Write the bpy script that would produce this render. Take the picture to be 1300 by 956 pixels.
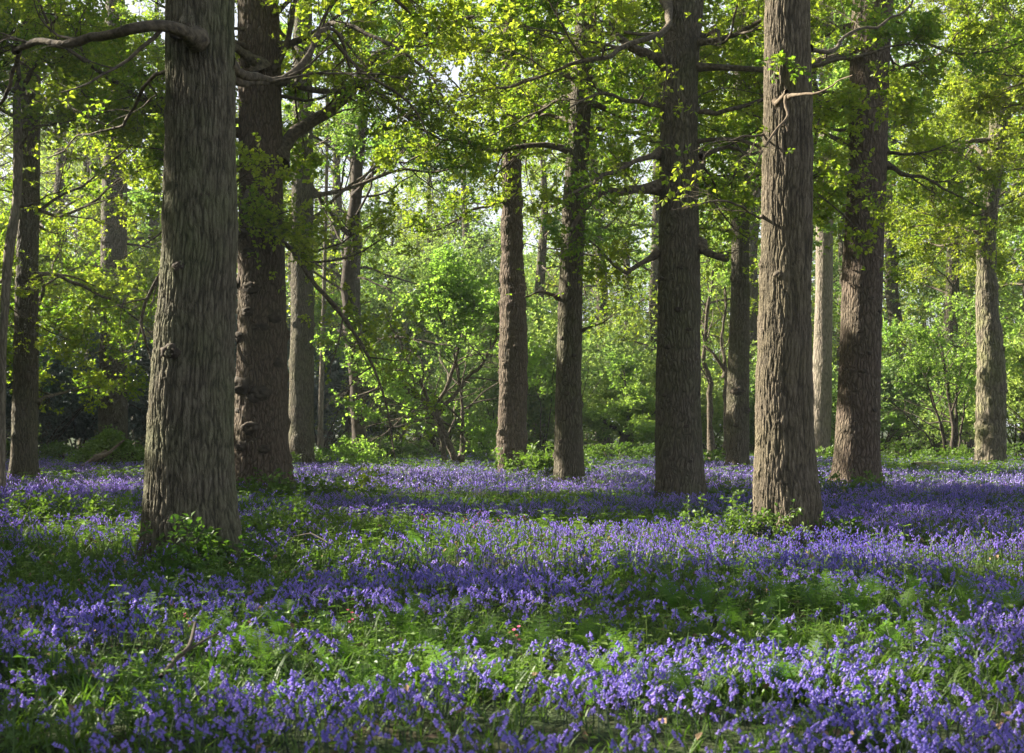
import bpy, math, random
import numpy as np

# ------------------------------------------------------------------ camera, world, sun, exposure
W0, H0 = 1300.0, 956.0          # size of the photograph the measurements were taken on
F = 1805.0                      # focal length in those pixels
EYE = 1.4
HZ = 540.0                      # row of the horizon
sc = bpy.context.scene
for o in list(bpy.data.objects):
    bpy.data.objects.remove(o)
col = sc.collection
cam_d = bpy.data.cameras.new('camera')
cam = bpy.data.objects.new('camera', cam_d)
col.objects.link(cam)
cam.location = (0, 0, EYE)
cam.rotation_euler = (math.radians(90), 0, 0)
cam_d.sensor_width = 36.0
cam_d.lens = F / W0 * 36.0
cam_d.shift_y = (HZ - H0 / 2) / W0
cam_d.clip_start = 0.1
cam_d.clip_end = 2000
cam_d.dof.use_dof = True
cam_d.dof.focus_distance = 22.0
cam_d.dof.aperture_fstop = 5.6
sc.camera = cam

SUN_EL = math.radians(31)
SUN_BACK = math.radians(20)      # the sun stands left of the view and a little beyond it
S = np.array([-math.cos(SUN_BACK) * math.cos(SUN_EL), math.sin(SUN_BACK) * math.cos(SUN_EL), math.sin(SUN_EL)])
world = bpy.data.worlds.new('World')
sc.world = world
world.use_nodes = True
nt = world.node_tree
bg = nt.nodes['Background']
sky = nt.nodes.new('ShaderNodeTexSky')
sky.sky_type = 'NISHITA'
sky.sun_disc = False
sky.sun_elevation = SUN_EL
sky.sun_rotation = math.atan2(S[0], S[1])
sky.air_density = 1.0
sky.dust_density = 3.0
sky.ozone_density = 1.0
tcw = nt.nodes.new('ShaderNodeTexCoord')
cn = nt.nodes.new('ShaderNodeTexNoise'); cn.inputs['Scale'].default_value = 3.0; cn.inputs['Detail'].default_value = 6
nt.links.new(tcw.outputs['Generated'], cn.inputs['Vector'])
cr = nt.nodes.new('ShaderNodeMapRange'); cr.inputs[1].default_value = .30; cr.inputs[2].default_value = .60; cr.inputs[3].default_value = .45; cr.inputs[4].default_value = .95
nt.links.new(cn.outputs[0], cr.inputs[0])
cm_ = nt.nodes.new('ShaderNodeMix'); cm_.data_type = 'RGBA'
sx = nt.nodes.new('ShaderNodeSeparateXYZ'); nt.links.new(tcw.outputs['Generated'], sx.inputs[0])
el = nt.nodes.new('ShaderNodeMapRange'); el.inputs[1].default_value = .30; el.inputs[2].default_value = .60; el.inputs[3].default_value = 1.0; el.inputs[4].default_value = .12
nt.links.new(sx.outputs[2], el.inputs[0])
cmul = nt.nodes.new('ShaderNodeMath'); cmul.operation = 'MULTIPLY'; nt.links.new(cr.outputs[0], cmul.inputs[0]); nt.links.new(el.outputs[0], cmul.inputs[1])
nt.links.new(cmul.outputs[0], cm_.inputs[0]); nt.links.new(sky.outputs['Color'], cm_.inputs[6]); cm_.inputs[7].default_value = (5.2, 5.4, 5.8, 1)
nt.links.new(cm_.outputs[2], bg.inputs['Color'])
bg.inputs['Strength'].default_value = 0.05
sun_d = bpy.data.lights.new('sun', 'SUN')
sun_d.energy = 5.0
sun_d.angle = math.radians(0.53)
sun_d.color = (1.0, 0.93, 0.80)
sun = bpy.data.objects.new('sun', sun_d)
col.objects.link(sun)
from mathutils import Vector
sun.rotation_euler = Vector(S.tolist()).to_track_quat('Z', 'Y').to_euler()
sc.view_settings.view_transform = 'Standard'
sc.view_settings.look = 'None'
sc.view_settings.gamma = 1
sc.view_settings.use_curve_mapping = False
sc.view_settings.exposure = 2.25
sc.render.engine = 'CYCLES'
cy = sc.cycles
cy.max_bounces = 7
cy.diffuse_bounces = 4
cy.glossy_bounces = 1
cy.transmission_bounces = 4
cy.transparent_max_bounces = 4
cy.use_denoising = True
cy.sample_clamp_indirect = 4.0

rng = np.random.default_rng(7)
random.seed(7)

# ------------------------------------------------------------------ helpers
def at(u, v, d):
    return np.array([(u - W0 / 2) / F * d, d, EYE - (v - HZ) / F * d])

def gz(x, y):
    """height of the woodland floor"""
    x = np.asarray(x, float); y = np.asarray(y, float)
    return (0.05 * np.sin(x * 0.31 + 1.3) * np.sin(y * 0.23) + 0.03 * np.sin(x * 0.9 + y * 0.5) + 0.02 * np.sin(y * 1.3 - x * 0.7)
            - 0.0)

def depth_of(v):
    return F * EYE / (v - HZ)

def trunk_depth(v):
    """depth of a trunk whose visible foot, at the height of the flowers, is at row v"""
    return F * (EYE - .20) / (v - HZ)

def hash3(i, j, k, seed=0):
    n = (i.astype(np.int64) * 374761393 + j.astype(np.int64) * 668265263 + k.astype(np.int64) * 2147483647 + seed * 1274126177) & 0xffffffff
    n = ((n ^ (n >> 13)) * 1274126177) & 0xffffffff
    n = ((n ^ (n >> 16)) * 2246822519) & 0xffffffff
    n = (n ^ (n >> 15)) & 0xffffff
    return n / float(0xffffff)

def vnoise(P, seed=0):
    """value noise 0..1 at (N,3)"""
    f = np.floor(P).astype(np.int64); t = P - f; t = t * t * (3 - 2 * t)
    r = 0
    for a in (0, 1):
        for b in (0, 1):
            for c in (0, 1):
                w = (t[:, 0] if a else 1 - t[:, 0]) * (t[:, 1] if b else 1 - t[:, 1]) * (t[:, 2] if c else 1 - t[:, 2])
                r = r + w * hash3(f[:, 0] + a, f[:, 1] + b, f[:, 2] + c, seed)
    return r

def fbm(P, seed=0, octs=3):
    r = 0; a = 0.5; s = 0
    for o_ in range(octs):
        r = r + a * vnoise(P * 2 ** o_, seed + o_); s += a; a *= 0.5
    return r / s

def worley(P, seed=0):
    f = np.floor(P).astype(np.int64)
    d1 = np.full(len(P), 9.0); d2 = np.full(len(P), 9.0); cid = np.zeros(len(P))
    for a in (-1, 0, 1):
        for b in (-1, 0, 1):
            for c in (-1, 0, 1):
                i, j, k = f[:, 0] + a, f[:, 1] + b, f[:, 2] + c
                q = np.stack([i + hash3(i, j, k, seed), j + hash3(i, j, k, seed + 5), k + hash3(i, j, k, seed + 9)], 1)
                d = np.sqrt(((q - P) ** 2).sum(1))
                n1 = d < d1
                d2 = np.where(n1, d1, np.minimum(d2, d))
                cid = np.where(n1, hash3(i, j, k, seed + 13), cid)
                d1 = np.where(n1, d, d1)
    return d1, d2, cid

def norm(a):
    return a / np.maximum(np.linalg.norm(a, axis=-1, keepdims=True), 1e-9)

class MB:
    """collects quads/tris with material slots and links them as one mesh object"""
    def __init__(s):
        s.v = []; s.f = []; s.m = []; s.n = 0
    def add(s, V, Fc, mi=0):
        V = np.asarray(V, np.float32).reshape(-1, 3); Fc = np.asarray(Fc, np.int64)
        if len(Fc) == 0: return
        s.v.append(V); s.f.append((Fc + s.n, mi)); s.n += len(V)
    def mesh(s, name, mats, smooth=False):
        me = bpy.data.meshes.new(name)
        if not s.v:
            return me
        V = np.concatenate(s.v)
        me.vertices.add(len(V)); me.vertices.foreach_set('co', V.ravel())
        loops = np.concatenate([f.ravel() for f, _ in s.f]).astype(np.int32)
        tot = np.concatenate([np.full(len(f), f.shape[1]) for f, _ in s.f]).astype(np.int32)
        mi = np.concatenate([np.full(len(f), m) for f, m in s.f]).astype(np.int32)
        me.loops.add(len(loops)); me.loops.foreach_set('vertex_index', loops)
        me.polygons.add(len(tot))
        me.polygons.foreach_set('loop_start', (np.cumsum(tot) - tot).astype(np.int32))
        me.polygons.foreach_set('loop_total', tot)
        for m in mats: me.materials.append(m)
        me.polygons.foreach_set('material_index', mi)
        me.polygons.foreach_set('use_smooth', np.full(len(tot), smooth))
        me.update(calc_edges=True)
        return me
    def build(s, name, mats, parent=None, smooth=False, origin=None):
        if not isinstance(mats, (list, tuple)): mats = [mats]
        if origin is not None:
            s.v = [v - np.asarray(origin, np.float32) for v in s.v]
        o = bpy.data.objects.new(name, s.mesh(name, mats, smooth))
        col.objects.link(o)
        if parent is not None: o.parent = parent
        elif origin is not None: o.location = origin
        return o

def tag(o, label=None, cat=None, group=None, kind=None):
    if label: o['label'] = label
    if cat: o['category'] = cat
    if group: o['group'] = group
    if kind: o['kind'] = kind
    return o

def empty(name, loc, label=None, cat=None, group=None):
    o = bpy.data.objects.new(name, None)
    o.location = loc; o.empty_display_size = 0.3
    col.objects.link(o)
    return tag(o, label, cat, group)

def copy_tree(o, parent=None):
    c = o.copy(); col.objects.link(c); c.parent = parent
    for ch in list(o.children): copy_tree(ch, c)
    return c

def tubes(mb, P, R, k=4, mi=0, caps=False):
    """P (N,S,3), R (N,S): N tubes of k sides"""
    P = np.asarray(P, float); R = np.asarray(R, float)
    N, S_, _ = P.shape
    if N == 0: return
    T = np.empty_like(P)
    T[:, 1:-1] = P[:, 2:] - P[:, :-2]; T[:, 0] = P[:, 1] - P[:, 0]; T[:, -1] = P[:, -1] - P[:, -2]
    T = norm(T)
    mean = norm(T.mean(1))
    ref = np.where(np.abs(mean[:, 2:3]) < 0.8, np.array([[0, 0, 1.0]]), np.array([[1.0, 0.1, 0]]))
    ref = ref[:, None, :]
    U = norm(ref - T * (T * ref).sum(-1, keepdims=True))
    V = np.cross(T, U)
    a = np.arange(k) / k * 2 * math.pi
    ring = P[:, :, None, :] + R[:, :, None, None] * (U[:, :, None, :] * np.cos(a)[None, None, :, None] + V[:, :, None, :] * np.sin(a)[None, None, :, None])
    verts = ring.reshape(-1, 3)
    n = np.arange(N)[:, None, None] * (S_ * k); s = np.arange(S_ - 1)[None, :, None] * k; j = np.arange(k)[None, None, :]
    j2 = (j + 1) % k
    q = np.stack([n + s + j, n + s + j2, n + s + k + j2, n + s + k + j], -1).reshape(-1, 4)
    mb.add(verts, q, mi)

def grow(start, dirs, length, S_, wig, up=0.0, rg=rng):
    N = len(start)
    P = np.empty((N, S_ + 1, 3)); P[:, 0] = start
    d = norm(dirs.copy()); st = (np.asarray(length) / S_)[:, None]
    for i in range(S_):
        g = rg.normal(size=(N, 3)) * wig
        d = norm(d + g + np.array([0, 0, 1.0]) * up)
        P[:, i + 1] = P[:, i] + d * st
    return P

def sample_on(P, R, t):
    """points, tangents, radii at parameter t(N,) of polylines P (N,S,3)"""
    S_ = P.shape[1]
    x = np.clip(t, 0, 0.9999) * (S_ - 1); i = x.astype(int); f = (x - i)[:, None]
    n = np.arange(len(P))
    p = P[n, i] * (1 - f) + P[n, i + 1] * f
    tg = norm(P[n, i + 1] - P[n, i])
    r = R[n, i] * (1 - f[:, 0]) + R[n, i + 1] * f[:, 0]
    return p, tg, r

def branch_off(P, R, n, tmin, ang, rg, flat=0.55):
    """n children per polyline: start, direction, radius and the parameter"""
    N = len(P)
    idx = np.repeat(np.arange(N), n)
    t = tmin + (1 - tmin) * ((np.tile(np.arange(n), N) + rg.random(N * n)) / n)
    p, tg, r = sample_on(P[idx], R[idx], t)
    w = rg.normal(size=(N * n, 3)); w[:, 2] *= flat
    w = norm(w - tg * (w * tg).sum(1, keepdims=True))
    a = np.radians(ang * rg.uniform(0.6, 1.3, N * n))[:, None]
    return idx, t, p, norm(tg * np.cos(a) + w * np.sin(a)), r

def leaves(mb, C, D, size, m, rg, spread=0.9, mi=0, flat=0.6, width=0.34):
    """m diamond leaves round each node C with axis D"""
    N = len(C)
    if N == 0: return
    C = np.repeat(C, m, 0); D = np.repeat(D, m, 0)
    n = len(C)
    r = rg.normal(size=(n, 3)); r[:, 2] *= 0.7
    d = norm(D * 0.5 + norm(r) * spread)
    L = (np.repeat(size, m) if np.ndim(size) else np.full(n, size)) * rg.uniform(0.6, 1.25, n)
    up = norm(rg.normal(size=(n, 3)) * flat + np.array([0, 0, 1.0]))
    w = norm(np.cross(d, up)); nn = np.cross(w, d)
    L = L[:, None]
    b = C + d * L * 0.12
    s1 = b + d * L * 0.55 + w * L * width + nn * L * 0.08
    s2 = b + d * L * 0.55 - w * L * width + nn * L * 0.08
    tip = b + d * L - nn * L * 0.10
    V = np.stack([b, s1, tip, s2], 1).reshape(-1, 3)
    q = np.arange(n * 4).reshape(n, 4)
    mb.add(V, q, mi)

# ------------------------------------------------------------------ where the sun gets through the canopy
# gaps in the foliage, given as patches of sunlit floor seen in the photograph: (u0, u1, v0, v1, openness)
LIT = [(590, 1330, 658, 706, .99), (330, 600, 668, 700, .9), (-20, 195, 604, 630, .99), (-20, 200, 640, 690, .88),
       (370, 780, 607, 621, .9), (480, 720, 624, 634, .8), (330, 1000, 640, 655, .5), (-30, 420, 765, 850, .76), (380, 760, 748, 810, .76),
       (430, 900, 800, 872, .8), (880, 1330, 742, 812, .8), (850, 1330, 815, 890, .8), (1100, 1330, 602, 610, .9),
       (700, 850, 583, 600, .95), (1100, 1330, 578, 592, .9), (500, 640, 583, 600, .8), (-50, 500, 850, 1000, .78), (400, 1330, 872, 1000, .72)]
# sunlit trunks and bushes: world centre, radius, openness
LITV = []   # sunlit trunks and bushes
def lit_segment(u, v0, v1, d, r, op):
    n = max(2, int(abs(v1 - v0) / F * d / (r * 1.0)))
    for i in range(n):
        LITV.append((at(u, v0 + (v1 - v0) * (i + .5) / n, d), r, op))
lit_segment(975, 0, 660, 17.2, .40, .97)
lit_segment(636, 200, 595, 37.8, .6, .98)
lit_segment(1040, 330, 570, 64.0, .8, .9)
lit_segment(1250, 300, 580, 54.5, .8, .92)
lit_segment(305, 330, 600, 27.3, .35, .9)
lit_segment(135, 400, 570, 50, .4, .6)
for u, v, d, r, op in ((540, 450, 46, 3.6, .92), (470, 510, 45, 2.6, .92), (600, 400, 46, 2.6, .85), (780, 480, 58, 4.0, .85), (1190, 500, 55, 4.0, .85),
                       (930, 640, 17.2, .6, .9), (262, 660, 13.4, .5, .95), (350, 640, 24, .8, .8), (250, 300, 60, 3.0, .5), (520, 160, 40, 4.0, .55), (1230, 130, 42, 5.0, .55), (90, 330, 40, 4, .55), (740, 180, 34, 3.0, .5), (900,450,80,5,.7), (700, 520, 62, 3.5, .85), (850, 520, 64, 3.5, .8), (1050, 520, 66, 3, .8), (1130, 470, 64, 4, .8), (1280, 450, 60, 4, .6), (640, 300, 66, 6, .6), (800, 380, 70, 6, .7), (1000, 380, 75, 5, .6), (540, 480, 64, 5, .9), (660, 480, 62, 5, .9), (760, 470, 68, 6, .9), (860, 470, 68, 5, .9), (960, 460, 66, 5, .8), (1060, 450, 68, 5, .85), (1150, 430, 66, 5, .85), (1260, 450, 64, 5, .8), (700, 330, 72, 6, .8), (1080, 300, 72, 6, .7), (1180, 250, 70, 7, .7)):
    LITV.append((at(u, v, d), r, op))

def keep_mask(P, rg, strength=1.0):
    """False where foliage at P would stand in one of the sun's ways"""
    P = np.asarray(P)
    op = np.zeros(len(P))
    t = (P[:, 2:3] - .2) / S[2]
    G = P - t * S[None, :]
    y = np.maximum(G[:, 1], 2.0)
    u = W0 / 2 + F * G[:, 0] / y; v = HZ + F * (EYE - .2) / y
    wob = (fbm(np.stack([G[:, 0] * .55, G[:, 1] * .55, np.zeros(len(G))], 1), 3) - .5) + .7 * (vnoise(np.stack([G[:, 0] * 1.9, G[:, 1] * 1.9, np.zeros(len(G))], 1), 31) - .5)
    for u0, u1, v0, v1, o_ in LIT:
        hv = (v1 - v0)
        vv = v + wob * hv * 1.3; uu = u + wob * 160
        ins = (uu > u0) & (uu < u1) & (vv > v0) & (vv < v1) & (G[:, 1] > 2)
        op = np.maximum(op, ins * o_)
    for c, r, o_ in LITV:
        rel = P - c[None, :]
        along = rel @ S
        d2 = (rel ** 2).sum(1) - along ** 2
        ins = (along > r * 1.2) & (d2 < r * r)
        op = np.maximum(op, ins * o_)
    cl = rg.random(len(P))
    return cl > op * strength

# ------------------------------------------------------------------ materials
def lane_share(P):
    """how much of the points P stands in the sun's open ways"""
    g_ = np.random.default_rng(1)
    return 1 - np.mean([keep_mask(np.asarray(P), g_, 1.0).mean() for _ in range(3)])

def nmat(name):
    m = bpy.data.materials.new(name); m.use_nodes = True
    t = m.node_tree; t.nodes.clear()
    out = t.nodes.new('ShaderNodeOutputMaterial')
    return m, t, out

def ramp(t, stops, fac):
    r = t.nodes.new('ShaderNodeValToRGB')
    r.color_ramp.elements[0].position = stops[0][0]; r.color_ramp.elements[0].color = (*stops[0][1], 1)
    r.color_ramp.elements[1].position = stops[-1][0]; r.color_ramp.elements[1].color = (*stops[-1][1], 1)
    for p, c in stops[1:-1]:
        e = r.color_ramp.elements.new(p); e.color = (*c, 1)
    t.links.new(fac, r.inputs[0])
    return r.outputs[0]

def leaf_mat(name, c1, c2, tr, mix=0.5, gloss=0.022, big=0.35, fine=9.0, rough=.5):
    """foliage: hue wanders slowly through the crown and quickly from leaf to leaf; light passes through the blade"""
    m, t, out = nmat(name)
    L = t.links
    geo = t.nodes.new('ShaderNodeNewGeometry')
    n1 = t.nodes.new('ShaderNodeTexNoise'); n1.inputs['Scale'].default_value = big; n1.inputs['Detail'].default_value = 1
    n2 = t.nodes.new('ShaderNodeTexNoise'); n2.inputs['Scale'].default_value = fine; n2.inputs['Detail'].default_value = 0
    L.new(geo.outputs['Position'], n1.inputs['Vector']); L.new(geo.outputs['Position'], n2.inputs['Vector'])
    ad = t.nodes.new('ShaderNodeMath'); ad.operation = 'MULTIPLY_ADD'
    L.new(n2.outputs[0], ad.inputs[0]); ad.inputs[1].default_value = 1.1
    sub = t.nodes.new('ShaderNodeMath'); sub.operation = 'MULTIPLY_ADD'
    L.new(n1.outputs[0], sub.inputs[0]); sub.inputs[1].default_value = 1.5; sub.inputs[2].default_value = -.80
    L.new(sub.outputs[0], ad.inputs[2])
    c = ramp(t, [(0.15, c1), (0.85, c2)], ad.outputs[0])
    tc = t.nodes.new('ShaderNodeMix'); tc.data_type = 'RGBA'; tc.blend_type = 'MULTIPLY'; tc.inputs[0].default_value = 1
    L.new(c, tc.inputs[6]); tc.inputs[7].default_value = (*tr, 1)
    df = t.nodes.new('ShaderNodeBsdfDiffuse'); L.new(c, df.inputs['Color'])
    ts = t.nodes.new('ShaderNodeBsdfTranslucent'); L.new(tc.outputs[2], ts.inputs['Color'])
    mx = t.nodes.new('ShaderNodeMixShader'); mx.inputs[0].default_value = mix
    L.new(df.outputs[0], mx.inputs[1]); L.new(ts.outputs[0], mx.inputs[2])
    gl = t.nodes.new('ShaderNodeBsdfGlossy'); gl.inputs['Roughness'].default_value = rough; gl.inputs['Color'].default_value = (1, 1, 1, 1)
    m2 = t.nodes.new('ShaderNodeMixShader'); m2.inputs[0].default_value = gloss
    L.new(mx.outputs[0], m2.inputs[1]); L.new(gl.outputs[0], m2.inputs[2])
    L.new(m2.outputs[0], out.inputs[0])
    return m

def bark_mat(name, dark, light, green, cell=20.0, zs=0.16, bump=0.035, gfac=0.35, plates=False):
    m, t, out = nmat(name)
    L = t.links
    tc = t.nodes.new('ShaderNodeTexCoord')
    wn = t.nodes.new('ShaderNodeTexNoise'); wn.inputs['Scale'].default_value = 3.0; wn.inputs['Detail'].default_value = 3
    L.new(tc.outputs['Object'], wn.inputs['Vector'])
    wv = t.nodes.new('ShaderNodeVectorMath'); wv.operation = 'MULTIPLY_ADD'
    L.new(wn.outputs['Color'], wv.inputs[0]); wv.inputs[1].default_value = (.16, .16, .16); L.new(tc.outputs['Object'], wv.inputs[2])
    mp = t.nodes.new('ShaderNodeMapping'); mp.inputs['Scale'].default_value = (1, 1, zs)
    L.new(wv.outputs[0], mp.inputs['Vector'])
    vo = t.nodes.new('ShaderNodeTexVoronoi'); vo.feature = 'DISTANCE_TO_EDGE'; vo.inputs['Scale'].default_value = cell
    L.new(mp.outputs[0], vo.inputs['Vector'])
    vc = t.nodes.new('ShaderNodeTexVoronoi'); vc.feature = 'F1'; vc.inputs['Scale'].default_value = cell
    L.new(mp.outputs[0], vc.inputs['Vector'])
    fn = t.nodes.new('ShaderNodeTexNoise'); fn.inputs['Scale'].default_value = 45; fn.inputs['Detail'].default_value = 6; fn.inputs['Roughness'].default_value = .65
    L.new(mp.outputs[0], fn.inputs['Vector'])
    ln = t.nodes.new('ShaderNodeTexNoise'); ln.inputs['Scale'].default_value = 1.6; ln.inputs['Detail'].default_value = 5
    L.new(tc.outputs['Object'], ln.inputs['Vector'])
    # colour of plates, lichen and algae
    c0 = ramp(t, [(.30, dark), (.72, light)], fn.outputs[0])
    mg = t.nodes.new('ShaderNodeMix'); mg.data_type = 'RGBA'
    gf = t.nodes.new('ShaderNodeMapRange'); gf.inputs[1].default_value = .42; gf.inputs[2].default_value = .68; gf.inputs[4].default_value = gfac
    L.new(ln.outputs[0], gf.inputs[0]); L.new(gf.outputs[0], mg.inputs[0]); L.new(c0, mg.inputs[6]); mg.inputs[7].default_value = (*green, 1)
    colr = mg.outputs[2]
    # furrows: dark inner bark, deepened by crevice shade put into the colour
    fr = t.nodes.new('ShaderNodeMapRange'); fr.inputs[1].default_value = 0.0; fr.inputs[2].default_value = .16; fr.inputs[3].default_value = .55; fr.inputs[4].default_value = 1.0
    L.new(vo.outputs['Distance'], fr.inputs[0])
    mf = t.nodes.new('ShaderNodeMix'); mf.data_type = 'RGBA'; mf.blend_type = 'MULTIPLY'; mf.inputs[0].default_value = 1
    L.new(colr, mf.inputs[6]); L.new(fr.outputs[0], mf.inputs[7])
    b = t.nodes.new('ShaderNodeBsdfPrincipled'); b.inputs['Roughness'].default_value = .9
    b.inputs['Specular IOR Level'].default_value = .2
    L.new(mf.outputs[2], b.inputs['Base Color'])
    if plates:
        pa = t.nodes.new('ShaderNodeAttribute'); pa.attribute_name = 'plate'
        fr.inputs[1].default_value = .22; fr.inputs[2].default_value = .82; fr.inputs[3].default_value = .42; fr.inputs[4].default_value = 1.05  # stronger furrow shade painted in by plate height
        L.new(pa.outputs['Fac'], fr.inputs[0])
    h = t.nodes.new('ShaderNodeMapRange'); h.inputs[2].default_value = .25
    L.new(vo.outputs['Distance'], h.inputs[0])
    hh = t.nodes.new('ShaderNodeMath'); hh.operation = 'MULTIPLY_ADD'; L.new(fn.outputs[0], hh.inputs[0]); hh.inputs[1].default_value = .45; L.new(h.outputs[0], hh.inputs[2])
    bp = t.nodes.new('ShaderNodeBump'); bp.inputs['Distance'].default_value = bump; bp.inputs['Strength'].default_value = 1.0
    L.new(hh.outputs[0], bp.inputs['Height']); L.new(bp.outputs[0], b.inputs['Normal'])
    L.new(b.outputs[0], out.inputs[0])
    return m

def simple_mat(name, c1, c2, scale=8, rough=.8, bump=0.01):
    m, t, out = nmat(name); L = t.links
    tc = t.nodes.new('ShaderNodeTexCoord')
    n = t.nodes.new('ShaderNodeTexNoise'); n.inputs['Scale'].default_value = scale; n.inputs['Detail'].default_value = 6
    L.new(tc.outputs['Object'], n.inputs['Vector'])
    c = ramp(t, [(.3, c1), (.7, c2)], n.outputs[0])
    b = t.nodes.new('ShaderNodeBsdfPrincipled'); b.inputs['Roughness'].default_value = rough
    b.inputs['Specular IOR Level'].default_value = .25
    L.new(c, b.inputs['Base Color'])
    bp = t.nodes.new('ShaderNodeBump'); bp.inputs['Distance'].default_value = bump
    L.new(n.outputs[0], bp.inputs['Height']); L.new(bp.outputs[0], b.inputs['Normal'])
    L.new(b.outputs[0], out.inputs[0])
    return m

M = {}
M['oak_leaf'] = leaf_mat('oak_leaf', (.09, .155, .02), (.235, .26, .035), (2.0, 2.15, 1.0), .55)
M['oak_leaf_yellow'] = leaf_mat('oak_leaf_yellow', (.105, .165, .022), (.235, .26, .04), (1.9, 2.0, .9), .55)
M['green_leaf'] = leaf_mat('green_leaf', (.085, .155, .035), (.20, .26, .06), (2.0, 2.2, 1.25), .58)
M['hazel_leaf'] = leaf_mat('hazel_leaf', (.11, .19, .04), (.21, .30, .06), (2.0, 2.15, 1.2), .6)
M['far_leaf'] = leaf_mat('far_leaf', (.09, .15, .045), (.22, .26, .075), (1.95, 2.1, 1.3), .58, big=.12, fine=4)
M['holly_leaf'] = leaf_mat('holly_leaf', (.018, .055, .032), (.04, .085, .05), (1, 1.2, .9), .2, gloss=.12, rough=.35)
M['bramble_leaf'] = leaf_mat('bramble_leaf', (.06, .12, .02), (.13, .19, .035), (1.5, 1.7, .8), .4)
M['fern_leaf'] = leaf_mat('fern_leaf', (.055, .125, .025), (.12, .20, .04), (1.5, 1.6, .8), .5, fine=5, gloss=.005)
M['grass_leaf'] = leaf_mat('grass_leaf', (.04, .085, .014), (.11, .17, .025), (1.5, 1.7, .8), .4, big=.6, fine=8)
M['bell'] = leaf_mat('bell', (.165, .135, .53), (.37, .27, .73), (1.15, 1.0, 1.1), .4, gloss=.03, big=.5, fine=14)
M['bell_stem'] = leaf_mat('bell_stem', (.05, .08, .04), (.08, .10, .06), (1, 1, 1), .2)
M['campion'] = leaf_mat('campion', (.65, .10, .22), (.75, .16, .30), (1, .9, .9), .35)
M['bark_oak'] = bark_mat('bark_oak', (.062, .052, .037), (.17, .142, .098), (.11, .12, .05), 17, .17, .03, .45)
M['bark_near'] = bark_mat('bark_near', (.08, .068, .046), (.19, .165, .112), (.12, .14, .055), 60, .2, .006, .5, plates=True)
M['bark_warm'] = bark_mat('bark_warm', (.08, .064, .044), (.20, .162, .112), (.17, .15, .07), 60, .2, .006, .3, plates=True)
M['bark_red'] = bark_mat('bark_red', (.075, .056, .042), (.18, .135, .095), (.10, .10, .05), 15, .22, .03, .25)
M['bark_mossy'] = bark_mat('bark_mossy', (.07, .06, .045), (.24, .20, .14), (.16, .17, .06), 9, .2, .04, .6)
M['bark_pale'] = bark_mat('bark_pale', (.16, .13, .10), (.30, .25, .19), (.20, .20, .12), 12, .15, .02, .3)
M['bark_twig'] = simple_mat('bark_twig', (.04, .032, .024), (.15, .12, .08), 16, .9, .03)
M['bark_dark'] = simple_mat('bark_dark', (.035, .028, .02), (.09, .07, .05), 9, .9, .01)
M['deadwood'] = simple_mat('deadwood', (.085, .065, .042), (.20, .15, .10), 20, .9, .006)

# ------------------------------------------------------------------ ground
def ground():
    m, t, out = nmat('forest_floor'); L = t.links
    geo = t.nodes.new('ShaderNodeNewGeometry')
    n = t.nodes.new('ShaderNodeTexNoise'); n.inputs['Scale'].default_value = 1.1; n.inputs['Detail'].default_value = 8; n.inputs['Roughness'].default_value = .7
    n2 = t.nodes.new('ShaderNodeTexNoise'); n2.inputs['Scale'].default_value = 28; n2.inputs['Detail'].default_value = 5
    L.new(geo.outputs['Position'], n.inputs['Vector']); L.new(geo.outputs['Position'], n2.inputs['Vector'])
    a = ramp(t, [(.3, (.018, .04, .012)), (.5, (.035, .05, .018)), (.7, (.06, .045, .025))], n.outputs[0])
    b_ = ramp(t, [(.35, (.5, .5, .5)), (.65, (1.4, 1.4, 1.4))], n2.outputs[0])
    mx = t.nodes.new('ShaderNodeMix'); mx.data_type = 'RGBA'; mx.blend_type = 'MULTIPLY'; mx.inputs[0].default_value = 1
    L.new(a, mx.inputs[6]); L.new(b_, mx.inputs[7])
    b = t.nodes.new('ShaderNodeBsdfPrincipled'); b.inputs['Roughness'].default_value = .95; b.inputs['Specular IOR Level'].default_value = .1
    L.new(mx.outputs[2], b.inputs['Base Color'])
    bp = t.nodes.new('ShaderNodeBump'); bp.inputs['Distance'].default_value = .04
    L.new(n2.outputs[0], bp.inputs['Height']); L.new(bp.outputs[0], b.inputs['Normal'])
    L.new(b.outputs[0], out.inputs[0])
    s = np.linspace(-1, 1, 181); xs = np.sign(s) * (np.abs(s) * 40 + np.abs(s) ** 5 * 800)
    s = np.linspace(0, 1, 221); ys = -60 + 150 * s + s ** 7 * 900
    X, Y = np.meshgrid(xs, ys)
    V = np.stack([X, Y, gz(X, Y)], -1).reshape(-1, 3)
    i = np.arange(len(ys) - 1)[:, None] * len(xs) + np.arange(len(xs) - 1)[None, :]
    q = np.stack([i, i + 1, i + len(xs) + 1, i + len(xs)], -1).reshape(-1, 4)
    mb = MB(); mb.add(V, q)
    tag(mb.build('ground', m, smooth=True), kind='structure')
ground()

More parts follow.
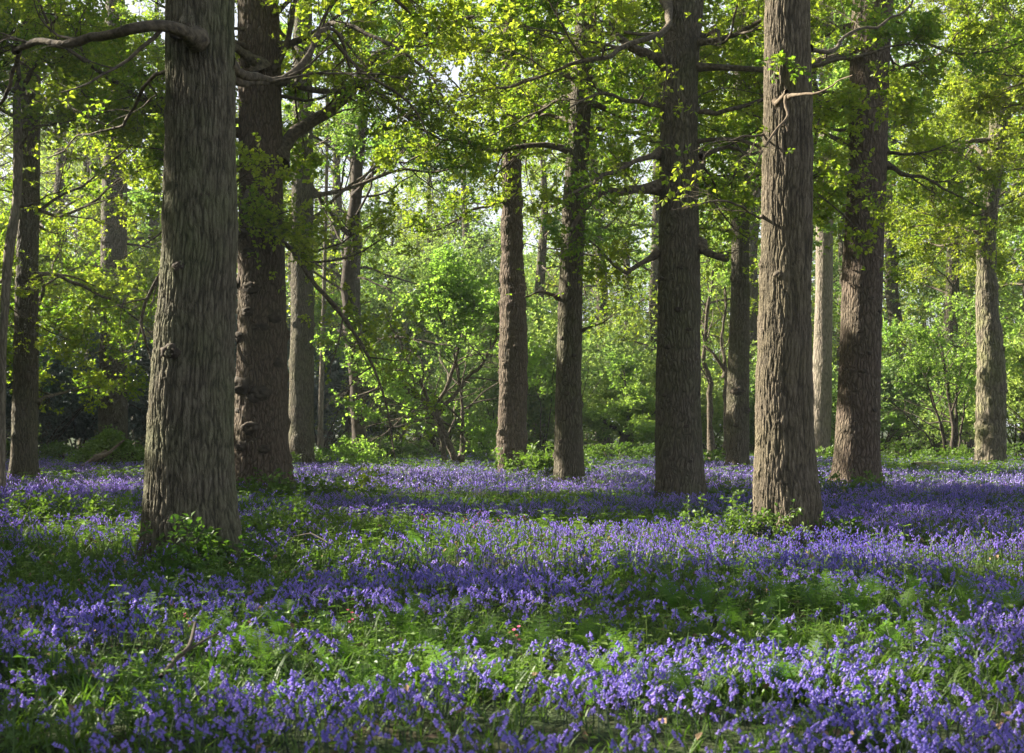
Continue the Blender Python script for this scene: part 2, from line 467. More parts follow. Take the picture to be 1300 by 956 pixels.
def haze():
    m, t, out = nmat('haze_air')
    v = t.nodes.new('ShaderNodeVolumePrincipled'); v.inputs['Density'].default_value = .00035; v.inputs['Color'].default_value = (.86, .92, .95, 1)
    v.inputs['Anisotropy'].default_value = .3
    t.links.new(v.outputs[0], out.inputs['Volume'])
    x, y0, y1, z0, z1 = 1000, -160, 1100, -1.3, 36
    V = np.array([[-x, y0, z0], [x, y0, z0], [x, y1, z0], [-x, y1, z0], [-x, y0, z1], [x, y0, z1], [x, y1, z1], [-x, y1, z1]], float)
    mb = MB(); mb.add(V, np.array([[0, 3, 2, 1], [4, 5, 6, 7], [0, 1, 5, 4], [1, 2, 6, 5], [2, 3, 7, 6], [3, 0, 4, 7]]))
    tag(mb.build('haze', m), 'thin spring haze between the trees', 'haze', kind='stuff')
haze()

# ------------------------------------------------------------------ trunks
def trunk_mesh(mb, ctr, rad, base_z, seg=64, dz=.05, amp=.012, cell=.055, zcell=.22, flare=.35, flare_h=.55, burrs=(), rings=0, seed=0):
    """ctr (S,3), rad (S): smooth axis; displaced with furrowed bark, root flare, burrs. burrs: (z, angle, size, height)"""
    zs_in = ctr[:, 2]
    z = np.arange(base_z - .15, zs_in.max(), dz)
    zmax = zs_in.max()
    cx = np.interp(z, zs_in, ctr[:, 0]); cyy = np.interp(z, zs_in, ctr[:, 1]); r = np.interp(z, zs_in, rad)
    # smooth the interpolation a little
    k = max(3, int(.5 / dz) | 1); ker = np.ones(k) / k
    def sm(a): return np.convolve(np.pad(a, k // 2, mode='edge'), ker, 'valid')
    cx, cyy, r = sm(cx), sm(cyy), sm(r)
    th = np.arange(seg) / seg * 2 * math.pi
    Z, TH = np.meshgrid(z, th, indexing='ij')
    Rr = np.repeat(r[:, None], seg, 1)
    h = Z - base_z
    rg = np.random.default_rng(seed + 100)
    lob = sum(a * np.cos(kk * TH + p) for kk, a, p in ((3, .5, rg.uniform(0, 6)), (5, .6, rg.uniform(0, 6)), (2, .3, rg.uniform(0, 6)), (8, .25, rg.uniform(0, 6))))
    fl = np.exp(-np.maximum(h, 0) / flare_h * 2.0)
    Rr = Rr * (1 + flare * fl * (0.16 + .75 * lob) + .025 * np.sin(2 * TH + Z * .8) + .02 * np.sin(3 * TH - Z * 1.3 + seed) + .012 * lob)
    P = np.stack([np.cos(TH) * Rr, np.sin(TH) * Rr, Z], -1).reshape(-1, 3)
    warp = (np.stack([fbm(P * 2.2, seed + 1), fbm(P * 2.2, seed + 2), fbm(P * 2.2, seed + 3)], 1) - .5)
    Q = P + warp * (np.array([.09, .09, .3]) if cell < .05 else np.array([.18, .18, .5]))
    d1, d2, cid = worley(Q / np.array([cell, cell, zcell]), seed)
    hgt = np.clip((d2 - d1) * 2.2, 0, 1) ** .7 - .5 + (cid - .5) * .35
    d1b, d2b, _ = worley(Q / np.array([cell * .42, cell * .42, zcell * .4]), seed + 3)
    hgt = hgt + .35 * (np.clip((d2b - d1b) * 2, 0, 1) - .5)
    rdg = 1 - np.abs(2 * fbm(Q / np.array([cell * .9, cell * .9, zcell * 2.2]), seed + 31, 2) - 1) * 1.6
    hgt = hgt * .75 + .5 * (rdg - .5)
    disp = amp * hgt + amp * 1.2 * (fbm(P * 1.7, seed + 7) - .5) * 2
    if rings:
        rz = (fbm(np.stack([P[:, 0] * .8, P[:, 1] * .8, P[:, 2] * 4.5], 1), seed + 21) - .5)
        disp = disp + rings * np.clip(rz * 3, -.6, 1)
    A = np.arctan2(P[:, 1], P[:, 0]); Rm = np.repeat(r, seg)
    for bz, ba, bs, bh in burrs:
        da = np.angle(np.exp(1j * (A - ba))) * Rm
        dd = np.sqrt(da ** 2 + (P[:, 2] - bz) ** 2) / bs
        g = np.exp(-dd ** 2 * 1.3)
        disp = disp + bh * g * (.75 + .7 * (vnoise(P * 22, seed + 4)))
        disp = disp - bh * .9 * np.exp(-(dd / .28) ** 2)
    nrm = np.stack([np.cos(TH), np.sin(TH), np.zeros_like(TH)], -1).reshape(-1, 3)
    P = P + nrm * disp[:, None]
    mb.plate = np.clip(.5 + hgt * .9, 0, 1)
    P = P.reshape(len(z), seg, 3)
    P[:, :, 0] += cx[:, None]; P[:, :, 1] += cyy[:, None]
    V = P.reshape(-1, 3)
    i = np.arange(len(z) - 1)[:, None] * seg; j = np.arange(seg)[None, :]; j2 = (j + 1) % seg
    q = np.stack([i + j, i + j2, i + seg + j2, i + seg + j], -1).reshape(-1, 4)
    mb.add(V, q)

def axis_at(ctr, rad, z):
    return np.array([np.interp(z, ctr[:, 2], ctr[:, 0]), np.interp(z, ctr[:, 2], ctr[:, 1]), z]), float(np.interp(z, ctr[:, 2], rad))

def smooth_poly(pts, n):
    """Catmull-Rom through points"""
    pts = np.asarray(pts, float)
    a = np.vstack([2 * pts[0] - pts[1], pts, 2 * pts[-1] - pts[-2]])
    m = len(pts) - 1
    t = np.linspace(0, m - 1e-6, n); i = t.astype(int); f = (t - i)[:, None]
    p0, p1, p2, p3 = a[i], a[i + 1], a[i + 2], a[i + 3]
    return .5 * (2 * p1 + (p2 - p0) * f + (2 * p0 - 5 * p1 + 4 * p2 - p3) * f ** 2 + (3 * p1 - p0 - 3 * p2 + p3) * f ** 3)

LEAFCOUNT = [0]
def spray(root, limbs, bmat, lmb, rg, n1=9, n2=7, n3=5, m=5, size=.075, l1=.42, l2=.9, l3=.35, tmin=.15, keep=1.0, cull=1.0, ksides=(7, 5, 3, 3), limb_name='limb', up1=.02, wig=.16, hi_coarse=True, explicit=False):
    """limbs: list of (P(S,3), R(S)). Adds each limb with its branches as one part and its leaves to lmb"""
    for P, R in limbs:
        if limb_name == 'limb' and cull and not explicit and lane_share(P) > .42: continue
        mb = MB()
        P = np.asarray(P)[None]; R = np.asarray(R)[None]
        L0 = np.linalg.norm(np.diff(P[0], axis=0), axis=1).sum()
        tubes(mb, P, R, ksides[0])
        nn1 = max(2, int(n1 * L0 / 5.0))
        idx, t, p, d, r = branch_off(P, R, nn1, tmin, 48, rg)
        ln = L0 * l1 * (1.1 - .75 * t) * rg.uniform(.6, 1.25, len(t))
        ln = np.clip(ln, .5, 4)
        P1 = grow(p, d, ln, 8, wig, up1, rg)
        r1 = np.minimum(r * .6, .012 + ln * .010)
        R1 = r1[:, None] * np.linspace(1, .25, 9)[None]
        tubes(mb, P1, R1, ksides[1])
        idx, t, p, d, r = branch_off(P1, R1, n2, .12, 50, rg)
        ln = l2 * rg.uniform(.5, 1.3, len(t)) * (1.15 - .5 * t) * np.clip(np.repeat(ln, n2) / 1.6, .5, 1.2)
        P2 = grow(p, d, ln, 5, .22, .02, rg)
        kk_ = keep_mask(P2[:, 3], rg, cull); P2 = P2[kk_]; r = r[kk_]
        R2 = np.minimum(r * .7, .009)[:, None] * np.linspace(1, .35, 6)[None]
        tubes(mb, P2, R2, ksides[2])
        idx, t, p, d, r = branch_off(P2, R2, n3, .1, 55, rg)
        P3 = grow(p, d, l3 * rg.uniform(.5, 1.3, len(t)), 3, .25, .03, rg)
        R3 = np.full((len(P3), 4), .0035) * np.linspace(1, .5, 4)[None]
        tubes(mb, P3, R3, 3)
        o = mb.build(limb_name, bmat, root, smooth=True)
        o.location = (0, 0, 0)
        LIMB_FIX.append((o, root))
        # leaf nodes at ends
        C = np.concatenate([P3[:, 2], P3[:, 3], P2[:, 5], P3[:, 1]]); D = np.concatenate([P3[:, 2] - P3[:, 1], P3[:, 3] - P3[:, 2], P2[:, 5] - P2[:, 4], P3[:, 1] - P3[:, 0]])
        D = norm(D)
        k = keep_mask(C, rg, cull) if cull > 0 else np.ones(len(C), bool)
        k &= rg.random(len(C)) < keep
        # clumps: whole twigs come into leaf before others
        k &= fbm(C * 1.1, 77, 2) + rg.random(len(C)) * .25 > .50
        C, D = C[k], D[k]
        LEAFCOUNT[0] += len(C) * m
        leaves(lmb, C, D, size, m, rg)

LIMB_FIX = []
def finish_offset(root):
    """parts were built in world coordinates; shift them into the root's frame"""
    loc = root.matrix_basis.translation
    M_ = __import__('mathutils').Matrix.Translation(-loc)
    for ch in root.children:
        ch.data.transform(M_)
        for g in ch.children: g.data.transform(M_)

def auto_limbs(ctr, rad, z0, z1, n, rg, lmin=3, lmax=6, droop=-.03, thick=.068, azr=None):
    out = []
    for i in range(n):
        z = z0 + (z1 - z0) * (i + rg.random()) / n
        c, r = axis_at(ctr, rad, z)
        az = rg.uniform(0, 2 * math.pi) if azr is None else rg.uniform(*azr)
        el = rg.uniform(-.10, .45)
        d = np.array([math.cos(az) * math.cos(el), math.sin(az) * math.cos(el), math.sin(el)])
        L = rg.uniform(lmin, lmax) * (1 - .35 * (z - z0) / max(z1 - z0, 1))
        P = grow(c[None] + d[None] * r * .5, d[None], np.array([L]), 14, .17, droop * rg.uniform(-.4, 1.6), rg)[0]
        tk = thick * rg.uniform(.6, 1.2) * min(1, L / 5)
        R = tk * np.linspace(1, .16, 15) ** .9
        R[0] *= 1.8; R[1] *= 1.2
        out.append((P, R))
    return out

def limb_px(pts, r0, r1, n=22, jit=.0):
    """explicit limb: (u, v, depth) points"""
    P = smooth_poly([at(*p) for p in pts], n)
    R = np.linspace(r0, r1, n); R[0] *= 2.0; R[1] *= 1.4; R[2] *= 1.12
    w = (np.stack([fbm(P * 1.7 + 3, 5), fbm(P * 1.7 + 9, 6), fbm(P * 1.7, 7)], 1) - .5) * .25
    w[0] = 0
    R = R * (1 + .45 * (vnoise(P * 6, 3) - .5))
    return P + w, R

def make_tree(name, label, cat, base_v, prof, bark, d=None, top=18, group=None, seg=64, dz=.06, amp=.012, cell=.055, zcell=.22, flare=.3, nburr=6, burr=.07, burrlist=(), rings=0,
              limbs=(), auto=None, leaf='oak_leaf', spr={}, seed=1, top_r=.45, burr_h=.06, extra=None):
    """prof: list of (v, u_left, u_right) from the photograph, top first"""
    d = d or trunk_depth(base_v)
    rg = np.random.default_rng(seed)
    prof = sorted(prof)                                   # top first
    pts = []; rads = []
    for v, a, b in prof[::-1]:
        pts.append(at((a + b) / 2, v, d)); rads.append((b - a) / 2 / F * d)
    pts = np.array(pts); rads = np.array(rads)
    if pts[-1][2] < top:
        dirn = (pts[-1] - pts[max(0, len(pts) - 3)]); dirn = dirn / max(dirn[2], .1)
        dz_ = top - pts[-1][2]
        for f in (.5, 1):
            pts = np.vstack([pts, pts[len(prof) - 1] + dirn * dz_ * f * .6 + np.array([0, 0, dz_ * f * .4])])
            rads = np.append(rads, rads[len(prof) - 1] * (1 - (1 - top_r) * f))
    bz = float(gz(pts[0][0], pts[0][1]))
    pts = np.vstack([[pts[0][0], pts[0][1], bz - .3], pts]) if pts[0][2] > bz - .3 else pts
    if len(rads) < len(pts): rads = np.insert(rads, 0, rads[0])
    root = empty(name, (pts[0][0], pts[0][1], bz), label, cat, group)
    br = []
    mb = MB()
    for i in range(nburr):
        z = rg.uniform(.5, 2 + d * .09); a = rg.uniform(-math.pi * 1.1, .1 * math.pi)
        br.append((z, a, burr * rg.uniform(.5, 1.2), burr_h * rg.uniform(.5, 1.2)))
    for u, v, s_, h_ in burrlist:
        z = EYE - (v - HZ) / F * d
        c, r = axis_at(pts, rads, z)
        x = (u - W0 / 2) / F * d
        sx = np.clip((x - c[0]) / r, -.98, .98)
        br.append((z, -math.acos(sx), s_, h_))
    trunk_mesh(mb, pts, rads, bz, seg, dz, amp, cell, zcell, flare, burrs=br, rings=rings, seed=seed)
    tk = mb.build('trunk', bark, root, smooth=True)
    at_ = tk.data.attributes.new('plate', 'FLOAT', 'POINT'); at_.data.foreach_set('value', mb.plate.astype(np.float32))
    lmb = MB()
    if limbs:
        for item in limbs:
            P_R, kw = item
            kk = dict(spr, explicit=True); kk.update(kw)
            spray(root, [P_R], M['bark_twig'], lmb, rg, **kk)
    if auto:
        for a in auto:
            kk = dict(spr); kk.update(a.get('spr', {}))
            spray(root, auto_limbs(pts, rads, a['z0'], a['z1'], a['n'], rg, a.get('lmin', 3), a.get('lmax', 6), a.get('droop', -.03), a.get('thick', .068), a.get('azr')), M['bark_twig'], lmb, rg, **kk)
    if lmb.v:
        lmb.build('crown', M[leaf], root)
    if extra: extra(root, pts, rads, bz, d)
    finish_offset(root)
    return root

def knots(root, pts, rads, items, d, size=.05, mat='bark_dark', name='burr', seed=0):
    """dark woody burrs standing out of the bark, one part each: (u, v, size)"""
    rg = np.random.default_rng(seed)
    for u, v, s_ in items:
        z = EYE - (v - HZ) / F * d
        c, r = axis_at(pts, rads, z)
        x = (u - W0 / 2) / F * d
        sx = float(np.clip((x - c[0]) / r, -.97, .97)); a = -math.acos(sx)
        n = np.array([math.cos(a), math.sin(a), 0]); tt = np.array([-n[1], n[0], 0]); up = np.array([0, 0, 1.])
        mb = MB(); ns, nr = 14, 8
        ph = np.linspace(0, math.pi / 2, nr); th = np.arange(ns) / ns * 2 * math.pi
        PH, TH = np.meshgrid(ph, th, indexing='ij')
        loc = np.stack([np.cos(PH) * np.cos(TH), np.cos(PH) * np.sin(TH), np.sin(PH)], -1).reshape(-1, 3)
        k = 1 + 1.1 * (fbm(loc * 3 + s_ * 99 + u, 3) - .5) + .6 * (vnoise(loc * 7 + u, 4) - .5)
        cr = 1 - .45 * np.exp(-((1 - loc[:, 2] + (vnoise(loc * 3 + u, 9) - .5) * .3).clip(0) / .05))
        loc = loc * k[:, None] * s_
        V = c + n * (r * 1.0 - .01) + loc[:, 0:1] * tt * 1.15 + loc[:, 1:2] * up * .85 + (loc[:, 2] * .6 * cr)[:, None] * n
        i = np.arange(nr - 1)[:, None] * ns; j = np.arange(ns)[None]; j2 = (j + 1) % ns
        mb.add(V, np.stack([i + j, i + j2, i + ns + j2, i + ns + j], -1).reshape(-1, 4))
        mb.build(name, M[mat], [c_ for c_ in root.children if c_.name.startswith('trunk')][0], smooth=True)

D = {}
# ---- the big oak in the left foreground
d1 = trunk_depth(692)
d2 = trunk_depth(618); d14 = trunk_depth(665); d12 = trunk_depth(626); d16 = trunk_depth(614); d11 = trunk_depth(607); d10 = trunk_depth(597)
SPARSE = dict(n1=6, n2=4, n3=3, m=4, keep=.45)
BARE = dict(n1=4, n2=3, n3=2, m=3, keep=.15)
make_tree('oak_tree', 'largest thick oak trunk in left foreground with brambles at its foot', 'tree', 692,
          [(0, 212, 297), (120, 211, 298), (250, 208, 299), (300, 207.5, 299), (455, 197, 290 + 4), (560, 191, 295), (610, 189, 297.5), (660, 186, 303), (692, 184, 308)],
          M['bark_near'], top=15, seg=400, dz=.014, amp=.019, cell=.037, zcell=.30, flare=.34, nburr=0,
          burrlist=[(228, 449, .07, .05), (222, 478, .06, .03), (272, 255, .09, .02), (235, 345, .07, .02), (247, 48, .12, .07), (255, 520, .08, .012)],
          limbs=[(limb_px([(250, 50, d1 - .42), (215, 38, d1 - .9), (165, 36, d1 - 1.0), (120, 50, d1 - .7), (80, 60, d1 - .5), (45, 55, d1 - .3), (15, 66, d1)], .062, .030), SPARSE),
                 (limb_px([(20, 64, d1), (22, 90, d1 + .3), (5, 130, d1 + .6), (-30, 160, d1 + 1)], .03, .012), SPARSE),
                 (limb_px([(290, 82, d1), (330, 98, d1 + .4), (370, 92, d1 + .8), (405, 45, d1 + 1.2), (430, 40, d1 + 1.5), (450, 90, d1 + 1.9)], .05, .014), SPARSE),
                 (limb_px([(292, 98, d1 + .1), (318, 103, d1 + .3), (365, 97, d1 + .8), (400, 60, d1 + 1.3), (415, 30, d1 + 1.5), (432, 60, d1 + 1.8), (470, 95, d1 + 2.4), (520, 130, d1 + 3), (542, 170, d1 + 3.2)], .035, .010), SPARSE),
                 (limb_px([(215, 84, d1), (180, 110, d1 + .8), (150, 160, d1 + 1.6), (110, 172, d1 + 2), (60, 200, d1 + 3)], .022, .008), SPARSE)],
          auto=[dict(z0=8.6, z1=14, n=11, lmin=4, lmax=6, droop=.02, spr=dict(n1=7, n2=6, n3=4, size=.10))], seed=11,
          extra=lambda root, p, r, bz, d: knots(root, p, r, [(227, 449, .09), (247, 52, .14), (270, 253, .05), (236, 343, .055), (222, 479, .05)], d, seed=3))

make_tree('oak_tree', 'reddish oak with many dark burrs just right of the largest left trunk', 'tree', 618,
          [(0, 302, 352), (110, 303, 356), (241, 304, 360), (300, 302, 361.5), (455, 301, 363), (560, 299, 365), (610, 297, 370), (618, 296, 372)],
          M['bark_red'], top=17, seg=180, dz=.03, amp=.014, cell=.06, zcell=.2, flare=.3, nburr=16, burr=.10, burr_h=.06,
          limbs=[(limb_px([(330, 85, d2 - .5), (300, 62, d2 - .9), (275, 60, d2 - 1.5), (240, 40, d2 - 2)], .12, .05), SPARSE),
                 (limb_px([(350, 205, d2), (380, 165, d2 + .4), (430, 130, d2 + .8), (470, 85, d2 + 1), (520, 50, d2 + 1.6), (600, 20, d2 + 2)], .16, .04), dict(n1=8, keep=.45)),
                 (limb_px([(352, 60, d2), (400, 45, d2 - .8), (420, 30, d2 - 1.6), (470, 45, d2 - 2.5), (530, 85, d2 - 3), (580, 150, d2 - 3.2)], .07, .015), dict(n1=8, n2=7, keep=.55))],
          auto=[dict(z0=5.0, z1=9.5, n=16, lmin=3, lmax=6.5), dict(z0=9.5, z1=16, n=9, lmin=3, lmax=6, spr=dict(size=.13, n2=5, n3=4))], seed=12, spr=dict(size=.085),
          extra=lambda root, p, r, bz, d: knots(root, p, r, [(306, 428, .13), (312, 490, .20), (320, 398, .11), (335, 500, .17), (330, 505, .13), (322, 543, .15), (312, 566, .13), (341, 570, .10), (325, 368, .14), (352, 405, .12), (303, 360, .12), (356, 462, .12), (306, 522, .08), (341, 417, .08), (329, 417, .08), (318, 324, .12), (312, 300, .12)], d, seed=4))

make_tree('oak_tree', 'slim shaded oak behind the reddish burred trunk, beside the thin birch', 'tree', 588,
          [(0, 373, 396), (200, 371, 397), (369, 369, 398.5), (576, 367, 398), (588, 366, 400)],
          M['bark_oak'], top=20, seg=72, dz=.07, nburr=12, burr=.14, burr_h=.07,
          auto=[dict(z0=7.5, z1=19, n=22, lmin=3, lmax=7)], seed=13, leaf='green_leaf', spr=dict(size=.11))

make_tree('birch_tree', 'thin pale reddish birch stem right of the slim shaded oak', 'tree', 588,
          [(100, 414, 418), (200, 413, 417), (317, 410.5, 415), (450, 406, 412), (593, 402, 409.6)],
          M['bark_pale'], d=50.5, top=15, seg=24, dz=.1, amp=.004, cell=.05, flare=.1, nburr=10, burr=.05, burr_h=.02,
          auto=[dict(z0=5, z1=14, n=12, lmin=1.2, lmax=3, thick=.03)], seed=14, leaf='green_leaf', spr=dict(size=.10, n1=8))

make_tree('oak_tree', 'mossy oak rising behind the bramble mound at the left', 'tree', 590,
          [(0, 134, 158), (200, 130, 160), (393, 127.7, 161.5), (559, 125, 161), (590, 123, 163)],
          M['bark_oak'], d=54, top=20, seg=80, dz=.07, nburr=12, burr=.15, burr_h=.08, rings=.012,
          auto=[dict(z0=5.2, z1=9, n=18, lmin=4, lmax=7.5, droop=-.05), dict(z0=9, z1=19, n=22, lmin=3, lmax=7), dict(z0=6.5, z1=17, n=16, lmin=3, lmax=6, azr=(-2.6, -.5))], seed=15, leaf='oak_leaf', spr=dict(size=.125),
          extra=lambda root, p, r, bz, d: knots(root, p, r, [(139, 443, .14), (149, 480, .10), (132, 505, .13), (152, 536, .09), (146, 513, .09)], d, seed=64))

make_tree('oak_tree', 'shaded oak near the left edge of the wood', 'tree', 602,
          [(0, 28, 52), (200, 24, 50), (420, 19, 48), (450, 18, 48), (593, 14.5, 46.5), (602, 12, 49)],
          M['bark_oak'], top=18, seg=90, dz=.06, nburr=8, burr=.10, rings=.01,
          limbs=[(limb_px([(46, 512, 34.9), (62, 505, 35.6), (85, 495, 36.6), (105, 492, 37.4), (125, 490, 38.2)], .05, .015), dict(n1=6, keep=.6))],
          auto=[dict(z0=4.6, z1=9, n=24, lmin=3.5, lmax=7, droop=-.04), dict(z0=9, z1=17, n=14, lmin=3, lmax=6), dict(z0=5.6, z1=14, n=14, lmin=3, lmax=6, azr=(-2.6, -.5))], seed=16, spr=dict(size=.11))

make_tree('sapling', 'thin leaning young tree with forked top at far left edge', 'tree', 628,
          [(118, 16, 25), (150, 16.5, 27), (190, 17, 28.5), (259, 16, 27.5), (300, 7, 21), (340, 3, 15), (438, -1, 8), (520, -1, 7), (610, -1, 7), (628, -2, 8)],
          M['bark_pale'], d=27.5, top=7.8, seg=40, dz=.05, amp=.004, cell=.03, flare=.15, nburr=2, burr=.04, burr_h=.02, top_r=.9,
          limbs=[(limb_px([(20, 118, 27.5), (22, 95, 27.5), (18, 70, 27.6), (5, 45, 28), (-20, 20, 28)], .06, .02), dict(n1=7)),
                 (limb_px([(22, 118, 27.5), (35, 95, 27.3), (48, 75, 27), (70, 82, 26.6), (95, 60, 26)], .055, .015), dict(n1=7)),
                 (limb_px([(25, 190, 27.5), (40, 165, 27.2), (60, 155, 27), (90, 155, 26.6), (140, 140, 26), (205, 145, 25.5)], .022, .008), SPARSE),
                 (limb_px([(24, 262, 27.5), (60, 250, 27), (90, 238, 26.6), (120, 240, 26)], .018, .006), SPARSE)],
          auto=[dict(z0=6, z1=7.6, n=4, lmin=1.5, lmax=3, thick=.03)], seed=17, spr=dict(size=.085))

make_tree('oak_tree', 'sunlit ring-ridged oak in the middle, left of its plainer twin', 'tree', 597,
          [(0, 640, 660), (121, 636.5, 660), (300, 636, 664), (421, 634, 669), (593, 631, 669), (597, 630, 671)],
          M['bark_red'], top=20, seg=150, dz=.035, amp=.014, cell=.07, zcell=.16, nburr=22, burr=.10, burr_h=.07, rings=.035, flare=.15,
          limbs=[(limb_px([(642, 255, d10), (620, 262, d10 - 1), (590, 272, d10 - 1.5), (560, 290, d10 - 2), (520, 292, d10 - 2)], .05, .012), dict(n1=10, keep=.5)),
                 (limb_px([(655, 120, d10), (690, 95, d10 - 1), (720, 75, d10 - 2), (760, 60, d10 - 2.5)], .06, .02), dict(n1=9))],
          auto=[dict(z0=9.0, z1=13, n=12, lmin=3, lmax=6.5, droop=-.03, azr=(-.7, 3.85)), dict(z0=13, z1=19, n=9, lmin=3, lmax=6)], seed=18, spr=dict(size=.10))

make_tree('oak_tree', 'shaded oak right of the sunlit ring-ridged trunk in the middle', 'tree', 607,
          [(0, 732, 757), (34, 730, 756), (138, 724, 750), (250, 715, 745), (369, 709, 739.5), (475, 706, 737), (604, 703.5, 741.6), (607, 702, 743)],
          M['bark_oak'], top=18, seg=120, dz=.045, amp=.012, nburr=8, burr=.07, flare=.2, rings=.006,
          limbs=[(limb_px([(708, 377, d11), (690, 373, d11 - .5), (668, 378, d11 - .8)], .045, .02), BARE),
                 (limb_px([(740, 420, d11), (765, 408, d11 - .5), (790, 390, d11 - 1)], .025, .008), SPARSE)],
          auto=[dict(z0=7.6, z1=10.5, n=10, lmin=3, lmax=6, droop=-.03, azr=(-.6, 3.7)), dict(z0=10.5, z1=17, n=8, lmin=3, lmax=6)], seed=19, spr=dict(size=.095),
          extra=lambda root, p, r, bz, d: knots(root, p, r, [(712, 430, .05), (728, 452, .05), (719, 500, .05), (733, 540, .04), (711, 560, .05)], d, seed=65))

make_tree('oak_tree', 'dark straight oak right of centre, left of the sunlit near trunk', 'tree', 626,
          [(0, 846, 893), (50, 843, 888), (120, 838, 886), (300, 836.5, 887), (475, 833.7, 889), (560, 832.5, 890), (610, 832, 894.5), (626, 831, 897)],
          M['bark_oak'], top=16, seg=180, dz=.03, amp=.012, cell=.05, zcell=.16, nburr=20, burr=.045, burr_h=.03, flare=.15, rings=.004,
          limbs=[(limb_px([(846, 80, d12), (825, 68, d12 - .5), (800, 58, d12 - .9), (780, 40, d12 - 1), (768, 18, d12 - 1.2)], .10, .04), BARE),
                 (limb_px([(846, 0, d12), (850, 25, d12 - 1), (835, 45, d12 - 1.5), (800, 55, d12 - 2), (770, 75, d12 - 2.5), (735, 78, d12 - 3), (700, 92, d12 - 3), (640, 108, d12 - 3), (590, 130, d12 - 3)], .06, .012), dict(n1=9, keep=.38)),
                 (limb_px([(838, 238, d12), (800, 245, d12 - .6), (770, 245, d12 - 1), (745, 265, d12 - 1.2), (725, 290, d12 - 1.5)], .09, .03), dict(n1=7, keep=.38)),
                 (limb_px([(838, 195, d12), (810, 205, d12 - .8), (770, 222, d12 - 1.6), (740, 235, d12 - 2.4), (700, 262, d12 - 3)], .06, .012), dict(n1=8, keep=.38)),
                 (limb_px([(836, 320, d12), (812, 335, d12 - .4), (790, 345, d12 - .8), (765, 325, d12 - 1.2), (745, 300, d12 - 1.6)], .05, .012), dict(n1=7, keep=.6)),
                 (limb_px([(888, 312, d12), (905, 322, d12 - .3), (925, 328, d12 - .5)], .085, .055), BARE),
                 (limb_px([(888, 45, d12), (905, 42, d12 - .4), (915, 56, d12 - .8), (928, 45, d12 - 1.1), (935, 15, d12 - 1.4), (948, -10, d12 - 1.6)], .035, .015), SPARSE),
                 (limb_px([(838, 130, d12), (800, 128, d12 - 1), (760, 120, d12 - 2), (720, 135, d12 - 3)], .05, .012), dict(n1=8, keep=.38)),
                 (limb_px([(888, 200, d12), (930, 190, d12 + .8), (965, 192, d12 + 1.5), (990, 165, d12 + 2)], .05, .012), dict(n1=8, keep=.7))],
          auto=[dict(z0=5.6, z1=9.5, n=9, lmin=3, lmax=5.5, azr=(-.6, 2.0)), dict(z0=9.5, z1=15.5, n=8, lmin=3, lmax=6, spr=dict(size=.13, n3=4))], seed=20, spr=dict(size=.085),
          extra=lambda root, p, r, bz, d: knots(root, p, r, [(858, 395, .055), (872, 420, .05), (845, 442, .05), (881, 456, .055), (841, 502, .05), (868, 541, .05), (850, 582, .045), (886, 500, .05), (861, 342, .06), (846, 604, .05), (873, 585, .04), (839, 355, .05)], d, seed=61))

make_tree('oak_tree', 'shaded oak with round knots, seen between the dark straight oak and sunlit near trunk', 'tree', 591,
          [(0, 932, 952), (200, 930, 951.5), (350, 928, 951.5), (507, 923, 951), (590, 921.4, 951), (591, 920, 953)],
          M['bark_oak'], top=20, seg=90, dz=.06, nburr=6, burr=.14, burr_h=.08,
          auto=[dict(z0=7.0, z1=19, n=22, lmin=3, lmax=7)], seed=21, leaf='green_leaf', spr=dict(size=.11),
          extra=lambda root, p, r, bz, d: knots(root, p, r, [(934, 497, .15), (947, 521, .12), (932, 540, .07)], d, seed=63))

def stubs14(root, pts, rads, bz, d):
    knots(root, pts, rads, [(983, 351, .05), (963, 335, .055), (966, 420, .045), (982, 538, .045), (1027, 385, .04)], d, mat='bark_twig', seed=5)
    mb = MB()
    P, R = limb_px([(986, 128, d - .28), (990, 128, d - .45), (996, 123, d - .6), (1001, 122, d - .75)], .032, .030, 10)
    P2, R2 = limb_px([(1001, 122, d - .75), (1000, 136, d - .8), (1001, 150, d - .85), (990, 160, d - .9), (978, 175, d - .95), (966, 192, d - 1.0)], .018, .014, 14)
    P3, R3 = limb_px([(1001, 124, d - .75), (1030, 124, d - 1.2), (1058, 113, d - 1.5), (1085, 100, d - 1.9)], .018, .006, 12)
    P4, R4 = limb_px([(966, 192, d - 1.0), (955, 210, d - 1.1), (950, 225, d - 1.1), (942, 232, d - 1.1)], .010, .004, 10)
    P5, R5 = limb_px([(992, 160, d - .9), (997, 166, d - .9), (999, 172, d - .9)], .011, .012, 5)
    for p_, r_ in ((P, R), (P2, R2), (P3, R3), (P4, R4), (P5, R5)):
        tubes(mb, p_[None], r_[None], 8)
    mb.build('broken_branch', M['deadwood'], root, smooth=True)
    mb = MB()
    rg = np.random.default_rng(5)
    P = grow(np.repeat(at(1000, 75, d - .5)[None], 9, 0), norm(rg.normal(size=(9, 3)) * [1, .6, .5]), rg.uniform(.15, .45, 9), 4, .2, .0, rg)
    leaves(mb, P[:, 1:].reshape(-1, 3), norm(P[:, 1:] - P[:, :-1]).reshape(-1, 3), .07, 5, rg)
    tubes(mb, P, np.full(P.shape[:2], .004), 3, 1)
    mb.build('leafy_shoot', [M['oak_leaf'], M['bark_twig']], root)

